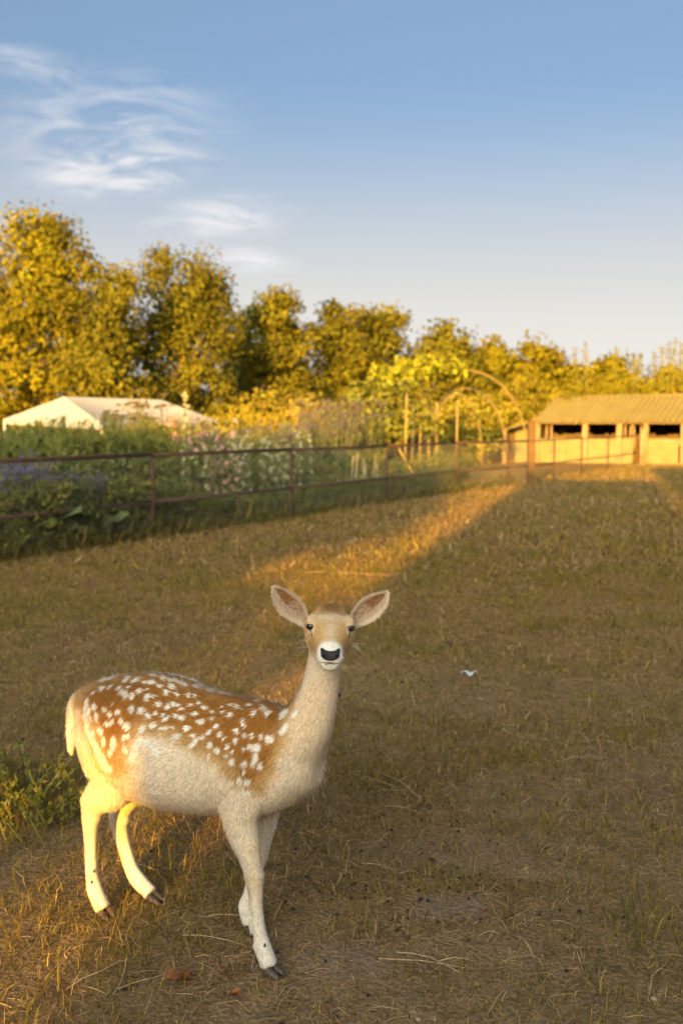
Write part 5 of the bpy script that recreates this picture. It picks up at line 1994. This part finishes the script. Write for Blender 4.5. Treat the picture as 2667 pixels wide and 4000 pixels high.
    me = np_mesh('ear_hair_and_whiskers', MV.reshape(-1, 3) - O, [np.concatenate([idx, idx + 1, idx + 3, idx + 2], axis=1), np.concatenate([idx + 2, idx + 3, idx + 4], axis=1)],
                 MC.reshape(-1, 3), smooth=True)
    fo = link('ear_hair_and_whiskers', me, m_ear, root)
    fo['kind'] = 'stuff'
    return root


FUR_COUNT = 195000
build_deer()
# ------------------------------------------------------------------ grass
m_grass = mat('grass blades', attr='tint', rough=.85, spec=.05, trans=.35)


def blades(name, label, y0, y1, density, length, width, seed, margin=.8, fade_in=None, fade_out=None, simple=False, upright=0.0):
    r = np.random.default_rng(seed)
    area = .5 * ((.36 * y0 + margin) + (.36 * y1 + margin)) * 2 * (y1 - y0)
    n = int(area * density)
    # uniform over the trapezoid
    y = np.sqrt(r.random(n) * (y1 ** 2 - y0 ** 2) + y0 ** 2)
    x = (r.random(n) * 2 - 1) * (.36 * y + margin)
    bare, green = patches(x, y)
    tuft = fbm(np.column_stack([x, y]) * 9, seed + 3, 2)
    keep = r.random(n) > np.clip(bare * .82 + .25 * (tuft < .42), 0, .96)
    if fade_in:
        keep &= r.random(n) < sstep(y, *fade_in)
    if fade_out:
        keep &= r.random(n) > sstep(y, *fade_out)
    # stay on the paddock side of the fence (and a little under it)
    side = (x - F0[0]) * FN[0] + (y - F0[1]) * FN[1]
    keep &= side < .25
    x, y, green, bare, tuft = x[keep], y[keep], green[keep], bare[keep], tuft[keep]
    n = len(x)
    z = ground_h(x, y) - .003
    kind = r.random(n)
    isg = kind < (.12 + .62 * green)
    flat = (~isg) & (r.random(n) < .75 - upright)
    L = np.where(isg, r.gamma(5, length / 5, n), np.where(flat, r.gamma(4, length * 1.15 / 4, n), r.gamma(4, length * .9 / 4, n)))
    L *= .75 + .6 * tuft
    az_ = r.uniform(0, 2 * math.pi, n)
    tilt = np.where(isg, r.uniform(.1, .85, n), np.where(flat, r.uniform(1.15, 1.52, n), r.uniform(.35, 1.2, n)))
    d1 = np.column_stack([np.sin(tilt) * np.cos(az_), np.sin(tilt) * np.sin(az_), np.cos(tilt)])
    t2 = np.clip(tilt + r.uniform(.15, .75, n), 0, np.where(flat, 1.62, 1.9))
    az2 = az_ + r.normal(0, .35, n)
    d2 = np.column_stack([np.sin(t2) * np.cos(az2), np.sin(t2) * np.sin(az2), np.cos(t2)])
    P0 = np.column_stack([x, y, z])
    P1 = P0 + d1 * (L * .5)[:, None]
    P2 = P1 + d2 * (L * .5)[:, None]
    P1[:, 2] = np.maximum(P1[:, 2], z + .004)
    P2[:, 2] = np.maximum(P2[:, 2], z + .003)
    la = np.column_stack([-np.sin(az_), np.cos(az_), r.normal(0, .35, n)])
    la /= np.linalg.norm(la, axis=1)[:, None]
    W = (width * r.uniform(.6, 1.3, n))[:, None] * la
    V = np.stack([P0 - W, P0 + W, P1 - W * .8, P1 + W * .8, P2], 1)
    cg = np.array([.165, .142, .022]) * 1.0
    cy = np.array([.36, .245, .045])
    cd = np.array([.48, .31, .140])
    cb = np.array([.31, .190, .092])
    c = np.where(isg[:, None], cg[None], np.where((r.random(n) < .45)[:, None], cd[None], cb[None]))
    c = np.where((isg & (r.random(n) < .4))[:, None], cy[None], c)
    c = np.where((~isg & (r.random(n) < .10))[:, None], np.array([.58, .42, .23])[None], c)
    c = np.where((~isg & (r.random(n) < .15))[:, None], np.array([.13, .080, .045])[None], c)
    c = c * r.normal(1, .27, n).clip(.4, 1.8)[:, None]
    c = np.repeat(c[:, None, :], 5, 1)
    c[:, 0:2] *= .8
    if simple:
        V, c = V[:, [0, 1, 4]], c[:, [0, 1, 4]]
        V[:, 2] = np.where((V[:, 2, 2] - V[:, 0, 2] < .01)[:, None], V[:, 2] + np.array([0, 0, .02]), V[:, 2])
        k = np.arange(n)[:, None] * 3
        o = link(name, np_mesh(name, V.reshape(-1, 3), np.concatenate([k, k + 1, k + 2], 1), c.reshape(-1, 3)), m_grass)
        tag(o, label, 'grass', kind='stuff')
        return n
    k = np.arange(n)[:, None] * 5
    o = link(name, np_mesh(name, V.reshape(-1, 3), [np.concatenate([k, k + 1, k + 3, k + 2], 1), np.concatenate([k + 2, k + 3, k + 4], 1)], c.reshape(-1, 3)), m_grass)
    tag(o, label, 'grass', kind='stuff')
    return n


blades('dry_grass', 'short dry grass with green tufts around the deer', 1.9, 6.4, 13500, .046, .0014, 1001, fade_out=(4.2, 6.4))
blades('dry_grass', 'short dry grass of the paddock behind the deer', 4.2, 14.0, 3300, .048, .0024, 1002, 1.2, fade_in=(4.2, 6.2), fade_out=(9.5, 14), upright=.1)
blades('dry_grass', 'short worn grass of the far paddock up to the fences', 9.0, 42, 560, .085, .0105, 1003, 2.5, fade_in=(9, 13.5), simple=True, upright=.45)
# rough grass left standing along the fence
r = np.random.default_rng(1010)
n = 9000
t = r.random(n) * 23
b = np.abs(r.normal(0, .14, n)) * -1 + .12
P = F0[None] + FD[None] * t[:, None] + FN[None] * b[:, None]
lv = Leaves(1011).add(np.column_stack([P, np.zeros(n)]), r.gamma(4, .035, n), np.where((r.random(n) < .5)[:, None], np.array([.115, .115, .025]), np.array([.20, .14, .05])), .09, up=(0, 0, 1.8))
tag(link('rough_grass', lv.mesh('rough_grass'), m_grass), 'rough grass left standing along the foot of the pipe fence', 'grass', kind='stuff')

# ------------------------------------------------------------------ litter on the ground
m_straw = mat('straw', attr='tint', rough=.7)


def gp_(px, py):
    return ground_pt(px * 2667 / 1568, py * 4000 / 2352)


# loose straws
mbv, mbf, mbc = [], [], []
rr = random.Random(31)


def strip(p, heading, l, w, bend, lift, colr):
    n = 5
    k = len(mbv)
    x, y = p
    a = heading
    for i in range(n):
        t = i / (n - 1)
        zz = float(ground_h(np.array([x]), np.array([y]))[0]) + .006 + lift * math.sin(math.pi * t)
        nx_, ny_ = -math.sin(a), math.cos(a)
        ww = w * (1 - .5 * t)
        mbv.extend([(x - nx_ * ww, y - ny_ * ww, zz), (x + nx_ * ww, y + ny_ * ww, zz), (x, y, zz + ww * 1.4)])
        mbc.extend([colr] * 3)
        if i:
            b_ = k + (i - 1) * 3
            for j in range(3):
                mbf.append((b_ + j, b_ + (j + 1) % 3, b_ + 3 + (j + 1) % 3, b_ + 3 + j))
        x += math.cos(a) * l / (n - 1)
        y += math.sin(a) * l / (n - 1)
        a += bend / (n - 1) + rr.gauss(0, .12)


for i in range(900):
    y = math.sqrt(rr.random() * (9 ** 2 - 2.2 ** 2) + 2.2 ** 2)
    x = rr.uniform(-1, 1) * (.36 * y + .4)
    k = rr.uniform(.7, 1.2)
    strip((x, y), rr.uniform(0, 6.28), rr.choice((.05, .07, .09, .13, .2)) * rr.uniform(.7, 1.2), rr.uniform(.0009, .0018), rr.gauss(0, .8), rr.uniform(0, .015), (.44 * k, .31 * k, .16 * k))
# the straws one can pick out
for px, py, hd_, l in ((845, 1790, -.9, .26), (880, 1850, -.55, .20), (910, 2190, -.45, .22), (1000, 2215, .2, .12), (955, 1790, 1.2, .12), (830, 1985, -.7, .14), (1240, 1960, .9, .1), (870, 2205, -.35, .26), (1120, 2330, 1.0, .14), (1290, 1750, .2, .12), (270, 1980, -.6, .22), (150, 2280, .9, .24), (260, 2290, 1.35, .2), (420, 2150, -.3, .22), (480, 2105, -.25, .15), (560, 2060, .1, .1)):
    strip(gp_(px, py), hd_, l, .0022, rr.gauss(0, .25), .012, (.48, .35, .19))
tag(link('loose_straw', np_mesh('loose_straw', np.array(mbv), np.array(mbf), np.array(mbc)), m_straw), 'loose pale straws strewn over the paddock', 'straw', kind='stuff')

# deer droppings
bm = bmesh.new()
rr = random.Random(41)
cl = [(950, 2000, .30, 60), (900, 1815, .25, 24), (1010, 2060, .25, 26), (1500, 2290, .15, 6), (600, 2300, .3, 8)]
for cx, cy, sp, n in cl + [(None, None, None, 70)]:
    for i in range(n):
        if cx:
            x, y = gp_(cx, cy)
            x, y = x + rr.gauss(0, sp), y + rr.gauss(0, sp * .8)
        else:
            y = math.sqrt(rr.random() * (6.5 ** 2 - 2.3 ** 2) + 2.3 ** 2)
            x = rr.uniform(-1, 1) * (.36 * y + .3)
        if y < 1.8:
            continue
        z = float(ground_h(np.array([x]), np.array([y]))[0])
        s = rr.uniform(.0045, .007)
        bmesh.ops.create_icosphere(bm, subdivisions=1, radius=s, matrix=Matrix.Translation((x, y, z + s * .9)) @ Matrix.Rotation(rr.uniform(0, 6), 4, 'Z') @ Matrix.Diagonal((1.4, 1, .9, 1)))
for f in bm.faces:
    f.smooth = True
me = bpy.data.meshes.new('droppings')
bm.to_mesh(me)
bm.free()
tag(link('droppings', me, mat('droppings', (.028, .021, .017), .6, spec=.2)), 'small dark deer droppings scattered on the ground', 'droppings', kind='stuff')

# fallen leaves
m_dead = mat('fallen leaf', (.34, .125, .045), .8, noise=(60, .25))


def dead_leaf(px, py, s, rz, lab, m=None):
    x, y = gp_(px, py)
    z = float(ground_h(np.array([x]), np.array([y]))[0]) + .012
    V_, F_ = [], []
    n = 7
    for i in range(n):
        t = i / (n - 1)
        w = math.sin(math.pi * (.05 + .9 * t)) ** .8 * .36
        for j in (-1, 0, 1):
            V_.append(((t - .5) * s, j * w * s, s * (.18 * abs(j) + .12 * math.sin(t * 5 + j))))
    for i in range(n - 1):
        for j in range(2):
            a = i * 3 + j
            F_.append((a, a + 1, a + 4, a + 3))
    o = MB().add(V_ + [(a, b, c - .0012) for a, b, c in V_], F_ + [tuple(i + len(V_) for i in f[::-1]) for f in F_]).build('fallen_leaf', m or m_dead, None, True)
    o.location = (x, y, z)
    o.rotation_euler = (rr.uniform(-.3, .3), rr.uniform(-.3, .3), rz)
    tag(o, lab, 'leaf')


dead_leaf(410, 2257, .075, .5, 'curled rust brown fallen leaf, the largest, before the front hooves of the deer')
dead_leaf(430, 2247, .05, 1.6, 'rust brown leaf lying against the largest fallen leaf')
dead_leaf(520, 2243, .035, .2, 'small brown fallen leaf between the largest leaf and the front hoof')
dead_leaf(1110, 2100, .028, .8, 'tiny orange fallen leaf beside the bare soil patch')
dead_leaf(540, 2290, .04, 2.2, 'dull brown fallen leaf right under the front hoof')

# scrap of white litter and pale pebbles
x, y = gp_(1076, 1563)
mb = MB()
V_ = []
rr = random.Random(9)
n = 8
for i in range(n + 1):
    for j in range(5):
        V_.append(((i / n - .5) * .10, (j / 4 - .5) * .045, .012 + .016 * math.sin(i * 1.1 + j) * math.cos(j * 1.3) + rr.uniform(0, .008)))
F_ = [(i * 5 + j, (i + 1) * 5 + j, (i + 1) * 5 + j + 1, i * 5 + j + 1) for i in range(n) for j in range(4)]
mb.add(V_ + [(a, b, c - .002) for a, b, c in V_], F_ + [tuple(i + len(V_) for i in f[::-1]) for f in F_])
o = mb.build('litter_scrap', mat('white scrap', (.62, .62, .64), .5), None, True)
o.location = (x, y, .035)
tag(o, 'crumpled white scrap of litter lying alone on the paddock behind the deer', 'litter')
for i, (px, py, s, lab) in enumerate([(1495, 2112, .009, 'pale pebble near the edge of the dry straw'), (1500, 2300, .010, 'whitish lump at the far edge of the straw'), (960, 2345, .007, 'small buff pebble by the straws'), (995, 2110, .007, 'pale chip of stone beside the bare soil patch'),
                                      (770, 1905, .008, 'pinkish stone chip on the open ground right of the front legs'), (1168, 1495, .013, 'brownish stone far back on the paddock')]):
    bm = bmesh.new()
    bmesh.ops.create_icosphere(bm, subdivisions=2, radius=s)
    for v in bm.verts:
        v.co *= 1 + .35 * (rr.random() - .5)
        v.co.z *= .65
    for f in bm.faces:
        f.smooth = True
    me = bpy.data.meshes.new('pebble')
    bm.to_mesh(me)
    bm.free()
    x, y = gp_(px, py)
    o = link('pebble', me, mat('pebble', (.36, .27, .20), .8, noise=(80, .2)) if i == 0 else bpy.data.materials['pebble'])
    o.location = (x, y, float(ground_h(np.array([x]), np.array([y]))[0]) + s * .45)
    tag(o, lab, 'stone')
# forked twig and the long thin stick
m_twig = mat('twig', (.36, .25, .14), .8)
a_, b_, c_ = gp_(860, 1775), gp_(968, 1848), gp_(905, 1820)
tw = empty('twig', (*a_, .012), 0, label='pale forked twig on the ground right of the deer', cat='twig')
q = Vector((b_[0] - a_[0], b_[1] - a_[1], .01))
MB().tube([(0, 0, 0), q * .5 + Vector((.02, 0, .012)), q], [.0035, .0032, .0015], 6).build('stem', m_twig, tw, True)
MB().tube([q * .45 + Vector((.018, 0, .012)), q * .55 + Vector((.07, .10, .02))], [.0028, .0012], 6).build('side_shoot', m_twig, tw, True)
MB().tube([q * .7, q * .72 + Vector((-.12, -.02, .012))], [.0028, .0012], 6).build('side_shoot', m_twig, tw, True)
a_, b_ = gp_(700, 1320), gp_(905, 1327)
o = MB().tube([(0, 0, .03), ((b_[0] - a_[0]) / 2, (b_[1] - a_[1]) / 2, .035), (b_[0] - a_[0], b_[1] - a_[1], .03)], .0035, 6).build('stick', m_twig, None, True)
o.location = (*a_, 0)
tag(o, 'long thin pale stick lying across the grass at the shadow edge', 'stick')

# ------------------------------------------------------------------ yellow-green weeds at the paddock edge
m_weed = m_leaf
def weed(px, py, h, spread, n, seed, lab, colr):
    x, y = gp_(px, py)
    mb, lv, tips = stalks(seed, n, h, spread, .030, colr, lean=.55, per=22, aspect=.55, top_leaf=.3)
    root = plant('weed', lab, 'weed', None, [('stems', stem_mesh(mb), m_stem), ('leaves', lv.mesh('leaves'), m_leaf)])
    root.location = (x, y, 0)


weed(70, 1890, .15, .22, 30, 1101, 'bushy yellow green weed at the edge of the paddock behind the hind legs', (.21, .18, .03))
weed(15, 1820, .16, .24, 30, 1102, 'smaller leafy weed beside the bushy yellow green weed', (.16, .15, .03))
weed(215, 1270, .20, .5, 20, 1104, 'low weeds against the foot of the wire fence', (.10, .12, .03)) if False else None
